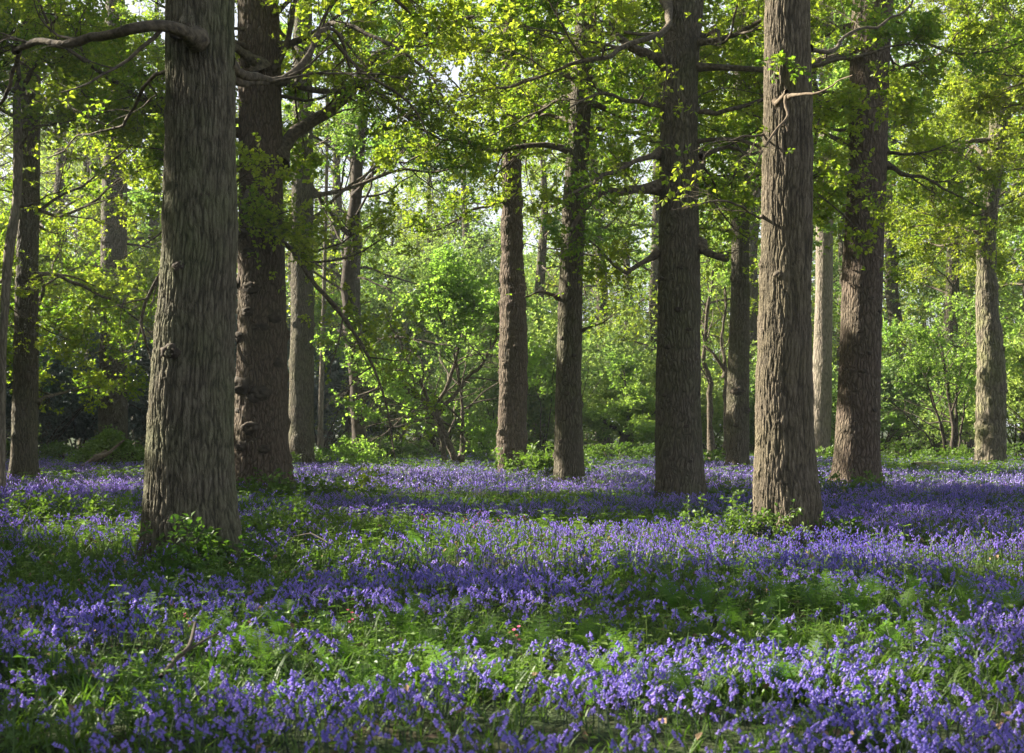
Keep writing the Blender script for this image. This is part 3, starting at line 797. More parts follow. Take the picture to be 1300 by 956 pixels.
make_tree('oak_tree', 'near oak on the right with sunlit left side and broken branch stub', 'tree', 665,
          [(0, 971, 1027), (103, 969, 1030), (150, 968, 1031), (300, 968.5, 1030), (403, 964.6, 1028), (507, 960.8, 1030), (560, 960, 1032), (610, 957, 1036.7), (645, 956.5, 1040), (665, 956, 1042)],
          M['bark_warm'], top=15, seg=340, dz=.014, amp=.018, cell=.037, zcell=.32, flare=.38, nburr=4, burr=.035, burr_h=.02,
          burrlist=[(963, 335, .07, .05), (983, 351, .05, .04), (982, 538, .06, .03), (962, 560, .05, .04), (960, 600, .06, .04)],
          limbs=[(limb_px([(970, 275, d14), (955, 268, d14 - .3), (935, 258, d14 - .6), (905, 255, d14 - .9), (880, 262, d14 - 1.1)], .018, .006), SPARSE),
                 (limb_px([(972, 172, d14), (945, 178, d14 - .3), (920, 185, d14 - .6), (880, 195, d14 - 1)], .015, .005), SPARSE),
                 (limb_px([(1027, 62, d14), (1050, 60, d14 + .3), (1085, 40, d14 + .8), (1140, 18, d14 + 1.4), (1165, -10, d14 + 2)], .03, .012), SPARSE)],
          auto=[dict(z0=9.0, z1=14, n=10, lmin=4, lmax=6, droop=.02, spr=dict(n1=7, n2=6, n3=4, size=.10))], seed=22, extra=stubs14)

make_tree('pale_tree', 'pale grey trunk far off, seen between the sunlit near oak and the broad dark oak', 'tree', 579,
          [(0, 1042, 1058), (200, 1038, 1058), (369, 1035, 1057), (475, 1032, 1056), (559, 1031, 1054), (579, 1030, 1055)],
          M['bark_pale'], top=20, seg=50, dz=.1, amp=.006, nburr=0,
          auto=[dict(z0=9.0, z1=19, n=16, lmin=3, lmax=6)], seed=23, leaf='green_leaf', spr=dict(size=.14, n3=4))

make_tree('oak_tree', 'broad dark oak on the right, behind the sunlit near trunk', 'tree', 614,
          [(0, 1084, 1133), (103, 1079, 1128), (207, 1077, 1126), (317, 1071.5, 1122), (403, 1069, 1119), (507, 1064, 1116), (575, 1060, 1117), (610, 1056, 1120), (614, 1055, 1122)],
          M['bark_red'], top=17, seg=170, dz=.03, amp=.012, cell=.05, zcell=.16, nburr=14, burr=.05, burr_h=.03, flare=.28,
          limbs=[(limb_px([(1080, 68, d16), (1060, 75, d16 - .4), (1035, 85, d16 - .6), (1040, 140, d16 - .6), (1030, 200, d16 - .5), (1015, 240, d16)], .08, .02), dict(n1=7, keep=.5)),
                 (limb_px([(1125, 210, d16), (1155, 225, d16 - .4), (1190, 235, d16 - .8), (1240, 260, d16 - 1.4)], .05, .015), dict(n1=8, keep=.8)),
                 (limb_px([(1075, 240, d16), (1050, 245, d16), (1030, 250, d16)], .06, .02), dict(n1=6)),
                 (limb_px([(1124, 190, d16), (1150, 195, d16 - .5), (1180, 195, d16 - 1), (1220, 175, d16 - 1.5)], .04, .01), dict(n1=8))],
          auto=[dict(z0=6.5, z1=11, n=12, lmin=3, lmax=6), dict(z0=11, z1=16, n=8, lmin=3, lmax=6, spr=dict(size=.13, n3=4))], seed=24, spr=dict(size=.09),
          extra=lambda root, p, r, bz, d: knots(root, p, r, [(1100, 380, .06), (1086, 422, .05), (1112, 396, .06), (1090, 472, .055), (1105, 521, .05), (1074, 541, .05), (1111, 350, .06), (1098, 450, .045)], d, seed=62))

make_tree('oak_tree', 'gnarled moss-streaked oak with a crook near the right edge', 'tree', 586,
          [(0, 1258, 1276), (60, 1257, 1276), (103, 1256, 1277), (145, 1257, 1284), (180, 1256, 1282), (207, 1255, 1274), (250, 1247, 1268), (310, 1241, 1264), (351, 1239.6, 1265), (400, 1240, 1268), (455, 1241, 1275), (576, 1239.6, 1277), (586, 1238, 1279)],
          M['bark_mossy'], top=20, seg=110, dz=.05, amp=.02, cell=.09, zcell=.3, nburr=22, burr=.13, burr_h=.09, rings=.03,
          limbs=[(limb_px([(1260, 108, 54.5), (1240, 130, 54), (1215, 135, 53)], .09, .03), dict(n1=8)),
                 (limb_px([(1262, 110, 54.5), (1285, 95, 54), (1310, 90, 53)], .09, .03), dict(n1=8)),
                 (limb_px([(1242, 440, 54.5), (1225, 442, 54), (1205, 435, 53.5)], .05, .015), BARE),
                 (limb_px([(1262, 365, 54.5), (1285, 360, 54), (1305, 362, 53)], .06, .03), SPARSE)],
          auto=[dict(z0=7.0, z1=19, n=22, lmin=3, lmax=7)], seed=25, leaf='oak_leaf_yellow', spr=dict(size=.11))

make_tree('oak_tree', 'oak beyond the left edge whose leafy boughs hang into the upper left', 'tree', 640,
          [(0, -300, -262), (300, -302, -260), (640, -306, -256)], M['bark_oak'], d=28.2, top=15, seg=48, dz=.1, nburr=0,
          auto=[dict(z0=4.0, z1=8.5, n=26, lmin=5, lmax=9.0, azr=(-.5, 1.1), droop=-.02, spr=dict(cull=.65)), dict(z0=8, z1=14, n=8, lmin=4, lmax=7)], seed=41, spr=dict(size=.08))
make_tree('oak_tree', 'oak beyond the right edge whose yellowish boughs hang into the upper right', 'tree', 620,
          [(0, 1500, 1550), (300, 1498, 1552), (620, 1494, 1556)], M['bark_oak'], d=38, top=17, seg=48, dz=.1, nburr=0,
          auto=[dict(z0=8.4, z1=13, n=13, lmin=6, lmax=9.0, azr=(2.2, 3.6), droop=-.01)], seed=42, leaf='oak_leaf_yellow', spr=dict(size=.10))
# ---- lesser trees and bushes standing in the understorey
def stem_tree(name, label, cat, stems, leaf, d, seed, bark='bark_twig', auto_kw=None, spr=None, group=None, clump=None):
    """small tree of explicit crooked stems [(px points, r0, r1)] with leafy branches"""
    rg = np.random.default_rng(seed)
    b = at(*stems[0][0][0]); bz = float(gz(b[0], b[1]))
    root = empty(name, (b[0], b[1], bz), label, cat, group)
    lmb = MB()
    for pts, r0, r1, kw in stems:
        P, R = limb_px(pts, r0, r1, 24)
        P[0, 2] = min(P[0, 2], P[0, 2])
        kk = dict(spr or {}); kk.update(kw)
        spray(root, [(P, R)], M[bark], lmb, rg, limb_name='stem', **kk)
    if lmb.v: lmb.build('crown', M[leaf], root)
    finish_offset(root)
    return root

HZL = dict(n1=12, n2=8, n3=5, m=5, size=.115, l1=.55, l2=1.0, l3=.4, tmin=.25, up1=.0, keep=1.0)
stem_tree('hazel_tree', 'bright green small tree on crooked twin stems in the middle clearing', 'tree', [
    ([(566, 598, 46.2), (562, 570, 46.2), (556, 535, 46.2), (540, 510, 45.8), (520, 500, 45.4), (490, 492, 45.0), (455, 505, 44.7)], .10, .03, {}),
    ([(582, 598, 46.2), (574, 575, 46.3), (560, 540, 46.4), (552, 520, 46.6), (570, 480, 46.8), (585, 430, 47.0), (590, 380, 47.2)], .13, .03, {}),
    ([(584, 585, 46.4), (588, 545, 46.6), (586, 505, 46.8), (580, 460, 46.6), (560, 410, 46.2), (545, 360, 45.8)], .08, .02, {}),
    ([(545, 515, 46.2), (530, 480, 45.6), (510, 440, 45.2), (490, 400, 44.8)], .07, .02, {}),
    ([(556, 525, 46.2), (600, 475, 45.7), (625, 440, 45.2), (640, 400, 45.2)], .07, .02, {}),
    ([(520, 500, 45.4), (480, 460, 44.8), (450, 440, 44.2), (435, 430, 44.2)], .05, .02, {}),
    ([(560, 535, 46.2), (590, 550, 45.7), (615, 545, 45.2), (640, 530, 45.2)], .04, .015, {}),
    ([(540, 510, 46.2), (500, 540, 45.7), (470, 560, 45.4), (445, 575, 45.2)], .03, .012, dict(keep=.6)),
    ], 'hazel_leaf', 46, 31, spr=dict(HZL, n1=15, n3=6))

stem_tree('arching_branch_tree', 'leaning tree whose long dark bough arches over the clearing from the left', 'tree', [
    ([(452, 590, 47), (454, 540, 47), (452, 480, 47), (445, 430, 47), (440, 380, 47.2), (446, 300, 47.4), (455, 200, 47.6), (464, 90, 48), (470, -20, 48)], .27, .20, dict(n1=5, tmin=.5)),
    ([(445, 440, 47), (425, 415, 46.6), (448, 432, 46.2), (462, 441, 46), (485, 430, 45.8), (515, 428, 45.5), (545, 432, 45.2), (575, 440, 45)], .07, .02, dict(n1=7, keep=.5)),
    ([(446, 300, 47.4), (420, 270, 46.8), (395, 235, 46), (370, 210, 45.5)], .09, .03, {}),
    ([(450, 250, 47.4), (480, 215, 46.8), (510, 205, 46), (560, 215, 45.5)], .08, .02, {}),
    ], 'green_leaf', 47, 32, spr=dict(n1=9, n2=7, n3=5, size=.11), bark='bark_dark')

stem_tree('thin_tree', 'thin crooked tree between the dark straight oak and the knotty oak', 'tree', [
    ([(905, 588, 50), (903, 540, 50), (902, 490, 50), (895, 450, 50), (898, 400, 49.8), (905, 350, 49.6), (900, 300, 49.5)], .12, .03, dict(keep=.8, tmin=.5)),
    ([(903, 500, 50), (893, 470, 50), (880, 450, 50)], .04, .02, dict(keep=.5)),
    ], 'green_leaf', 50, 33, spr=dict(n1=9, n2=7, n3=5, size=.11), bark='bark_twig')
stem_tree('thin_tree', 'forking thin stem hugging the left side of the knotty shaded oak', 'tree', [
    ([(924, 580, 48), (921, 530, 48), (920, 480, 48), (908, 455, 48), (898, 440, 48), (890, 420, 48)], .09, .03, dict(keep=.7, tmin=.4)),
    ([(920, 480, 48), (916, 430, 48), (922, 380, 48), (918, 330, 48)], .07, .02, dict(keep=.7)),
    ], 'green_leaf', 48, 34, spr=dict(n1=9, n2=7, n3=5, size=.11), bark='bark_twig')

stem_tree('hazel_bush', 'sunlit many-stemmed hazel bush right of the broad dark oak', 'bush', [
    ([(1208, 590, 55), (1210, 540, 55), (1204, 490, 55), (1195, 440, 55), (1190, 400, 55)], .10, .02, {}),
    ([(1212, 590, 55), (1214, 545, 55), (1216, 500, 55.2), (1222, 450, 55.4), (1230, 410, 55)], .09, .02, {}),
    ([(1216, 590, 55.2), (1222, 530, 55.2), (1236, 480, 55), (1250, 440, 54.6)], .05, .015, {}),
    ([(1203, 590, 54.8), (1195, 545, 54.6), (1180, 500, 54.4), (1165, 460, 54)], .06, .015, {}),
    ([(1200, 590, 54.6), (1180, 560, 54.4), (1155, 530, 54), (1130, 510, 54)], .05, .015, {}),
    ([(1206, 590, 54.4), (1190, 520, 53.6), (1170, 470, 53), (1140, 430, 53)], .05, .015, {}),
    ], 'green_leaf', 55, 35, spr=dict(HZL, size=.12, n1=11), bark='bark_dark')

stem_tree('hawthorn_tree', 'low dark spreading tree in the sunlit gap left of the dark straight oak', 'tree', [
    ([(795, 592, 60), (794, 570, 60), (790, 550, 60), (770, 535, 60), (745, 525, 60)], .30, .05, {}),
    ([(798, 592, 60), (797, 565, 60), (802, 545, 60), (820, 530, 60), (840, 515, 60)], .28, .05, {}),
    ([(796, 570, 60), (798, 540, 60), (795, 510, 60), (790, 470, 60)], .12, .03, {}),
    ([(796, 560, 60), (812, 552, 59), (832, 545, 58)], .08, .03, {}),
    ], 'green_leaf', 60, 36, spr=dict(HZL, size=.13), bark='bark_dark')

print('leaves so far', LEAFCOUNT)

# ------------------------------------------------------------------ leafy masses: bushes and background trees from clumps
def clump_cloud(rg, n, centre, radii, shells=5, hollow=.35):
    """n twig nodes in an uneven crown made of many overlapping lobes"""
    k = max(6, shells)
    lc = norm(rg.normal(size=(k, 3))) * rg.uniform(.35, .85, (k, 1))
    lc[:, 2] = lc[:, 2] * .9
    lr = rg.uniform(.22, .5, k)
    w = lr ** 2; w = w / w.sum()
    which = rg.choice(k, n, p=w)
    p = norm(rg.normal(size=(n, 3))) * (rg.random(n) ** (1 / 2.2))[:, None]
    q = lc[which] + p * lr[which][:, None]
    k_ = fbm(q * 4 + 7, int(rg.integers(1000)), 2) > .44
    return centre + q[k_] * np.asarray(radii)

def cloud_bush(name, label, cat, x, y, w, h, leaf, size, n, seed, group=None, m=4, bark='bark_dark', cull=1.0, skirt=True):
    rg = np.random.default_rng(seed)
    bz = float(gz(x, y))
    root = empty(name, (x, y, bz), label, cat, group)
    C = clump_cloud(rg, n, np.array([x, y, bz + h * .5]), (w / 2, w * .4, h * .52), 14)
    C = C[C[:, 2] > bz + .03]
    if cull: C = C[keep_mask(C, rg, cull)]
    mb = MB(); leaves(mb, C, norm(C - np.array([x, y, bz])), size, m, rg)
    mb.build('foliage', M[leaf], root)
    sb = MB()
    k = 9
    st = np.tile([x, y, bz - .05], (k, 1)) + rg.normal(size=(k, 3)) * [.02, .02, 0]
    P = grow(st, norm(rg.normal(size=(k, 3)) * [.6, .6, 0] + [0, 0, 1]), rg.uniform(.6, .95, k) * h, 10, .12, .02, rg)
    tubes(sb, P, np.linspace(.035, .008, 11)[None] * rg.uniform(.6, 1.5, (k, 1)), 5)
    sb.build('stem', M[bark], root, smooth=True)
    finish_offset(root)
    return root

def base_xy(u, v=None, d=None):
    d = d or depth_of(v); p = at(u, HZ, d); return p[0], p[1]

# understorey wall, front to back
k = 0
def bush_row(specs, label_fn, name, cat, leaf, group, size, seed0, dens=1.0, cull=1.0):
    for i, (u, d, w, h) in enumerate(specs):
        x, y = base_xy(u, d=d)
        cloud_bush(name, label_fn(i), cat, x, y, w, h, leaf, size, int(w * h * 130 * dens), seed0 + i, group, cull=cull)

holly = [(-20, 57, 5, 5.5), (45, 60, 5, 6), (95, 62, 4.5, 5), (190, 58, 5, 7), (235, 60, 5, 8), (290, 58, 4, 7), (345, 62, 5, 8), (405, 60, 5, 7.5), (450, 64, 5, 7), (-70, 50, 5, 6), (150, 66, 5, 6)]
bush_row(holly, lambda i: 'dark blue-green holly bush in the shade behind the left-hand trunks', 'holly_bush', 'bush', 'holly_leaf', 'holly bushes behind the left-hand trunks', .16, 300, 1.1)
green = [(495, 76, 8, 12), (545, 74, 8, 10.5), (590, 78, 9, 12), (500, 62, 6, 5), (560, 66, 7, 6), (620, 60, 6, 5), (690, 58, 5, 6.5), (680, 64, 6, 8), (750, 66, 7, 8), (820, 70, 8, 8), (870, 62, 5, 5), (905, 66, 6, 7), (980, 64, 6, 6), (1045, 70, 6, 5), (1110, 62, 5, 5), (1150, 68, 7, 6.5), (1230, 64, 6, 6), (1290, 60, 6, 7), (1340, 56, 6, 7), (1180, 74, 7, 7)]
bush_row(green, lambda i: 'leafy green bush in the sunlit belt behind the middle and right trunks', 'leafy_bush', 'bush', 'far_leaf', 'leafy bushes behind the middle and right trunks', .16, 330, 1.1)
back = [(u_, 84 + 9 * ((i_ * 7) % 5) / 4, 9, 6 + 3 * ((i_ * 3) % 4) / 3) for i_, u_ in enumerate(range(-60, 1400, 62))]
bush_row(back, lambda i: 'leafy thicket closing the view far behind the trunks', 'thicket', 'thicket', 'far_leaf', 'thickets far behind the trunks', .24, 400, .6)
low = [(490, 50, 2.6, 1.1), (455, 50, 2, 1.3), (680, 43, 1.5, .7), (530, 52, 3, 1.0), (620, 50, 2.5, .9), (775, 52, 2.6, .9), (850, 54, 2.5, .9), (1145, 52, 3, .8), (1225, 53, 2.4, .8), (1290, 52, 2.5, .9), (430, 47, 2, .8), (255, 52, 2.5, 1), (1040, 56, 2, 1.2), (1060, 50, 1.4, .8),(80, 52, 2.4, .9), (0, 50, 2, 1.1),(355,44,2,.6),(385,46,1.8,.8), (1185,49,2.6,.6),(900,46,2,.7),(745,47,2,.5)]
bush_row(low, lambda i: 'low bramble tangle at the far edge of the bluebells', 'bramble', 'bramble', 'bramble_leaf', 'low brambles along the far edge of the bluebells', .10, 360, 2.2, cull=.6)

# background trees: five kinds of crown, shared by copies
protos = []
def far_tree(seed, h, leaf, x, y):
    rg = np.random.default_rng(seed)
    root = empty('woodland_tree', (0, 0, 0))
    tb = MB()
    z = np.linspace(-.3, h * .95, 16)
    ax = np.cumsum(rg.normal(size=(16, 2)) * .10, 0)
    ctr = np.column_stack([ax, z]); rad = np.interp(z, [-.3, 1, h * .5, h], [.5, .40, .28, .07])
    trunk_mesh(tb, ctr, rad, 0.0, 28, .25, .015, .12, .4, nburr_safe(), seed=seed)
    lb = MB()
    lim = MB()
    n = 30
    zz = rg.uniform(h * .22, h * .92, n); az = rg.uniform(0, 2 * math.pi, n)
    st = np.column_stack([np.interp(zz, z, ax[:, 0]), np.interp(zz, z, ax[:, 1]), zz])
    L = rg.uniform(3, 6.5, n) * np.interp(zz, [h * .2, h * .45, h], [.8, 1, .4])
    P = grow(st, np.column_stack([np.cos(az), np.sin(az), rg.uniform(-.1, .5, n)]), L, 10, .16, .0, rg)
    R = (L * .014)[:, None] * np.linspace(1, .2, 11)[None]
    tubes(lim, P, R, 5)
    idx, t, p, d, r = branch_off(P, R, 9, .1, 50, rg)
    P1 = grow(p, d, rg.uniform(.8, 2.4, len(t)), 6, .2, .02, rg); R1 = np.full((len(P1), 7), .018) * np.linspace(1, .3, 7)
    tubes(lim, P1, R1, 3)
    for v_, (f_, _) in zip(lim.v, lim.f): tb.add(v_, f_ - int(f_.min()), 1)
    tb.build('trunk', [M['bark_oak'], M['bark_twig']], root, smooth=True)
    idx, t, p, d, r = branch_off(P1, R1, 9, .1, 55, rg)
    P2 = grow(p, d, rg.uniform(.3, .9, len(t)), 3, .25, .02, rg)
    C = P2[:, 1:].reshape(-1, 3); D_ = norm(P2[:, 1:] - P2[:, :-1]).reshape(-1, 3)
    k = fbm(C * .8, seed, 2) + rg.random(len(C)) * .2 > .50
    if x or y: k &= keep_mask(C + np.array([x, y, 0]), rg, 1.0)
    leaves(lb, C[k], D_[k], .17, 4, rg)
    lb.build('crown', M[leaf], root)
    return root
def nburr_safe(): return .3
for i, (h, lf) in enumerate(((19, 'far_leaf'), (22, 'oak_leaf'), (17, 'green_leaf'), (24, 'oak_leaf_yellow'), (20, 'far_leaf'))):
    protos.append(far_tree(500 + i, h, lf, 0, 0))
spots = []
rg = np.random.default_rng(99)
fixed = [(68, 67), (215, 77), (110, 71), (-10, 66), (180, 81), (300, 72), (195, 70), (-30, 74), (415, 78), (450, 60), (590, 92), (680, 78), (770, 82), (835, 76), (880, 90), (965, 74), (1010, 84), (1075, 80), (1140, 76), (1192, 69), (1225, 86), (1310, 72), (1360, 66),
         (20, 88), (120, 80), (250, 90), (370, 95), (480, 118), (530, 120), (640, 105), (720, 98), (800, 105), (850, 115), (930, 100), (990, 110), (1050, 102), (1110, 98), (1170, 108), (1250, 100), (1300, 95), (1350, 90), (-40, 95), (60, 105), (160, 110), (310, 115), (400, 112), (580,125),(680,128),(1090,125),(1230,125),(900,128),(760,130), (500, 86), (545, 90), (588, 85), (475, 93)]
GRP = 'woodland trees in the background'
first = set()
for i, (u, d) in enumerate(fixed):
    pi = i % 5
    x, y = base_xy(u, d=d)
    if i < 23 or d < 82:
        o = far_tree(800 + i, rg.uniform(21, 27) if u < 430 or u > 640 else rg.uniform(17, 21), ('far_leaf', 'oak_leaf', 'green_leaf', 'oak_leaf_yellow')[i % 4], x, y)
    else:
        o = protos[pi] if pi not in first else copy_tree(protos[pi])
        first.add(pi)
    o.location = (x, y, float(gz(x, y)) - .05); o.rotation_euler = (0, 0, rg.uniform(0, 6.28))
    s_ = rg.uniform(.85, 1.12) * (.9 if 440 < u < 630 else 1); o.scale = (s_, s_, s_)
    tag(o, 'woodland tree in full leaf standing in the wood far behind the bluebells', 'tree', GRP)

# unseen trees added on the sun's side so their crowns shade the floor
def shade_tree(x, y, h, seed, z0=4.0, r=5.5, n=5200, size=.26, leaf='oak_leaf'):
    rg = np.random.default_rng(seed)
    bz = float(gz(x, y))
    root = empty('oak_tree', (x, y, bz), 'unseen oak added on the sunny side to shade the floor', 'tree', 'unseen oaks added on the sunny side for shade')
    tb = MB(); z = np.linspace(bz - .3, h, 12)
    ax = np.cumsum(rg.normal(size=(12, 2)) * .1, 0) + [x, y]
    trunk_mesh(tb, np.column_stack([ax, z]), np.interp(z, [0, h], [.42, .15]), bz, 28, .25, .015, .12, .4, seed=seed)
    n_ = 42; zz = rg.uniform(z0, h * .9, n_); az = rg.uniform(0, 6.283, n_)
    P = grow(np.column_stack([np.interp(zz, z, ax[:, 0]), np.interp(zz, z, ax[:, 1]), zz]), np.column_stack([np.cos(az), np.sin(az), rg.uniform(-.1, .4, n_)]), rg.uniform(.7, 1.15, n_) * r, 10, .15, 0, rg)
    P = P[[lane_share(p_) < .42 for p_ in P]]; n_ = len(P)
    lb = MB(); R = np.full((n_, 11), .07) * np.linspace(1, .2, 11); tubes(lb, P, R, 5); 
    idx, t, p, d, rr = branch_off(P, R, 10, .1, 55, rg)
    P1 = grow(p, d, rg.uniform(.8, 2.2, len(t)), 5, .2, 0, rg); R1 = np.full((len(P1), 6), .015)
    kk_ = keep_mask(P1[:, 3], rg, 1.0); P1 = P1[kk_]; R1 = R1[kk_]
    tubes(lb, P1, R1, 3)
    for v_, (f_, _) in zip(lb.v, lb.f): tb.add(v_, f_ - int(f_.min()), 1)
    tb.build('trunk', [M['bark_oak'], M['bark_twig']], root, smooth=True)
    idx, t, p, d, rr = branch_off(P1, R1, 8, .1, 55, rg)
    P2 = grow(p, d, rg.uniform(.3, .9, len(t)), 3, .25, 0, rg)
    C = P2[:, 1:].reshape(-1, 3); k = keep_mask(C, rg, 1.0)
    mb = MB(); leaves(mb, C[k], norm(P2[:, 1:] - P2[:, :-1]).reshape(-1, 3)[k], size, 4, rg)
    mb.build('crown', M[leaf], root)
    finish_offset(root)
i = 0
for y in (4, 10, 16, 22, 29, 36, 44, 53, 63):
    for jx, off in enumerate((0, 7.5, 15.5)):
        fx = -0.36 * (y + 9) - 6.0 - off + (.8 if i % 2 else -1)
        best = None
        for q in range(24):
            tx, ty = fx + rng.uniform(-2.5, .5), y + 3 + rng.uniform(-3.5, 3.5)
            zz = np.linspace(.3, 15, 40)
            sh = lane_share(np.column_stack([np.full(40, tx), np.full(40, ty), zz]))
            if best is None or sh < best[0]: best = (sh, tx, ty)
        shade_tree(best[1], best[2], rng.uniform(13, 17), 700 + i, z0=2.6 + .2 * jx)
        i += 1

# ------------------------------------------------------------------ floor plants
GREEN = [(300, 722, 150, 14, .6), (60, 712, 90, 18, .45), (820, 735, 160, 18, .6), (1210, 735, 120, 24, .85), (1090, 765, 210, 24, .85),
         (1000, 800, 170, 22, .8), (590, 795, 190, 22, .6), (320, 795, 150, 16, .45), (420, 850, 130, 18, .7), (700, 845, 140, 14, .65),
         (600, 630, 120, 6, .9), (1210, 590, 170, 9, .95), (360, 645, 80, 16, .5), (60, 645, 110, 14, .5), (520, 664, 130, 12, .55),
         (780, 655, 130, 8, .45), (930, 740, 120, 15, .6), (560, 592, 120, 6, .6), (1000, 712, 60, 8, .4), (150, 690, 70, 12, .4), (250, 705, 60, 14, .4), (480, 690, 80, 10, .3), (90, 600, 120, 5, .5), (760, 592, 120, 6, .6), (60, 850, 60, 10, .4)]
def to_px(x, y):
    return W0 / 2 + F * x / y, HZ + F * (EYE - .15) / y
def greenness(x, y):
    u, v = to_px(x, y)
    g = np.zeros(len(x))
    for a, b, ra, rb, s_ in GREEN:
        g = np.maximum(g, s_ * np.exp(-(((u - a) / ra) ** 2 + ((v - b) / rb) ** 2) * .9))
    n_ = fbm(np.stack([x * .55, y * .35, 0 * x], 1), 41, 3)
    n2_ = fbm(np.stack([x * 2.6, y * 1.9, 0 * x + 5], 1), 43, 2)
    near = np.clip((17 - y) / 8, 0, 1)
    return np.clip(g * 1.15 + (n_ - .5) * 1.7 + (n2_ - .42) * 1.0 * near + 04e-2 + .11 * near, 0, 1)
TR = [(at((a + b) / 2, HZ, dd), r_) for a, b, dd, r_ in ((184, 308, d1, .50), (296, 372, d2, .6), (956, 1042, d14, .43), (831, 897, d12, .46), (1055, 1122, d16, .52), (702, 743, d11, .38), (630, 671, d10, .42))]
def off_trunks(x, y, pad=0.0):
    k = np.ones(len(x), bool)
    for c, r_ in TR:
        k &= (x - c[0]) ** 2 + (y - c[1]) ** 2 > (r_ + pad) ** 2
    return k
def scatter(rg, y0, y1, dens, margin=1.0):
    w0 = (W0 / 2 / F) * y1 + margin
    n = int(2 * w0 * (y1 - y0) * dens)
    x = rg.uniform(-w0, w0, n); y = rg.uniform(y0, y1, n)
    k = np.abs(x) < (W0 / 2 / F) * y + margin
    return x[k], y[k]

def instance(mb, T, x, y, z, rot, sc_, tilt, rg, mi=0, lean=None):
    """T: (verts, faces) template; bake at positions"""
    V, Fc = T
    N = len(x)
    if N == 0: return
    c, s_ = np.cos(rot)[:, None], np.sin(rot)[:, None]
    vx = V[None, :, 0] * c - V[None, :, 1] * s_; vy = V[None, :, 0] * s_ + V[None, :, 1] * c; vz = np.repeat(V[None, :, 2], N, 0)
    tx = tilt[:, 0:1]; ty = tilt[:, 1:2]
    vx = (vx + vz * tx) * sc_[:, None] + x[:, None]; vy = (vy + vz * ty) * sc_[:, None] + y[:, None]; vz = vz * sc_[:, None] + z[:, None]
    VV = np.stack([vx, vy, vz], -1).reshape(-1, 3)
    FF = (Fc[None] + (np.arange(N) * len(V))[:, None, None]).reshape(-1, Fc.shape[1])
    mb.add(VV, FF, mi)

def merge(mb):
    V = np.concatenate(mb.v); return V, np.concatenate([f for f, _ in mb.f])

def bell_template(lod, rg):
    """stem, hanging bells on the bent-over tip and strap leaves; returns (stem, bells) templates"""
    h = rg.uniform(.20, .30) * (.82 if lod == 0 else 1)
    n = 8
    t = np.linspace(0, 1, n)
    bend = rg.uniform(.035, .07)
    P = np.stack([bend * np.clip((t - .55) / .45, 0, 1) ** 2, .01 * np.sin(t * 3), h * (t - .10 * np.clip((t - .7) / .3, 0, 1) ** 2)], 1)
    stem = MB()
    if lod == 0: tubes(stem, P[None], np.linspace(.0035, .0018, n)[None], 4)
    else: tubes(stem, P[None, ::3 if lod == 1 else 7], np.full((1, len(P[::3 if lod == 1 else 7])), .004 if lod == 1 else .005), 3)
    bells = MB()
    nb = (7, 6, 5)[lod]
    for i in range(nb):
        tt = .70 + .30 * i / (nb - 1)
        p = np.array([np.interp(tt, t, P[:, 0]), np.interp(tt, t, P[:, 1]), np.interp(tt, t, P[:, 2])])
        az = rg.normal() * 1.6 if i < nb - 2 else rg.normal() * .5
        L = rg.uniform(.0125, .016) * (1.0 if lod == 0 else 1.35 if lod == 1 else 1.9); r = L * .32
        out = np.array([math.cos(az), math.sin(az), 0])
        a0 = p + out * rg.uniform(.004, .014)
        dn = norm(out * rg.uniform(.25, .7) + np.array([0, 0, -1.]))
        side = norm(np.cross(dn, out + [.01, 0.02, 0])); oth = np.cross(dn, side)
        if lod == 0:
            ks = 6; a = np.arange(ks) / ks * 2 * math.pi
            prof = [(0, .45), (.3, 1.0), (.75, .95), (1.0, 1.75)]
            V = np.concatenate([a0 + dn * L * q + (side * np.cos(a)[:, None] + oth * np.sin(a)[:, None]) * r * w_ * (1 if q < 1 else (1 + .25 * (np.arange(ks) % 2)[:, None])) for q, w_ in prof])
            i_ = np.arange(3)[:, None] * ks; j = np.arange(ks)[None]; j2 = (j + 1) % ks
            bells.add(V, np.stack([i_ + j, i_ + j2, i_ + ks + j2, i_ + ks + j], -1).reshape(-1, 4))
        else:
            for s_ in (side, oth):
                V = np.array([a0, a0 + dn * L * .9 + s_ * r * 1.25, a0 + dn * L, a0 + dn * L * .9 - s_ * r * 1.25])
                bells.add(V, np.array([[0, 1, 2, 3]]))
                if lod == 2: break
    return stem, bells

def blade_template(rg, n_blades, h, w, seg=2, spread=.6, curve=.5):
    mb = MB()
    for _ in range(n_blades):
        az = rg.uniform(0, 6.283); out = np.array([math.cos(az), math.sin(az), 0]); sd = np.array([-out[1], out[0], 0])
        hh = h * rg.uniform(.6, 1.2); sp = spread * rg.uniform(.3, 1.2); cv = curve * rg.uniform(.3, 1.3)
        t = np.linspace(0, 1, seg + 1)
        c = out[None] * (hh * (sp * t + cv * t ** 2 * .6))[:, None] + np.array([0, 0, 1.])[None] * (hh * (t - cv * .45 * t ** 2.2))[:, None] + out * .01
        ww = w * np.array([.7] + [1.0] * (seg - 1) + [.12])
        V = np.stack([c - sd * ww[:, None] / 2, c + sd * ww[:, None] / 2], 1).reshape(-1, 3)
        q = np.array([[2 * i, 2 * i + 1, 2 * i + 3, 2 * i + 2] for i in range(seg)])
        mb.add(V, q)
    return merge(mb)

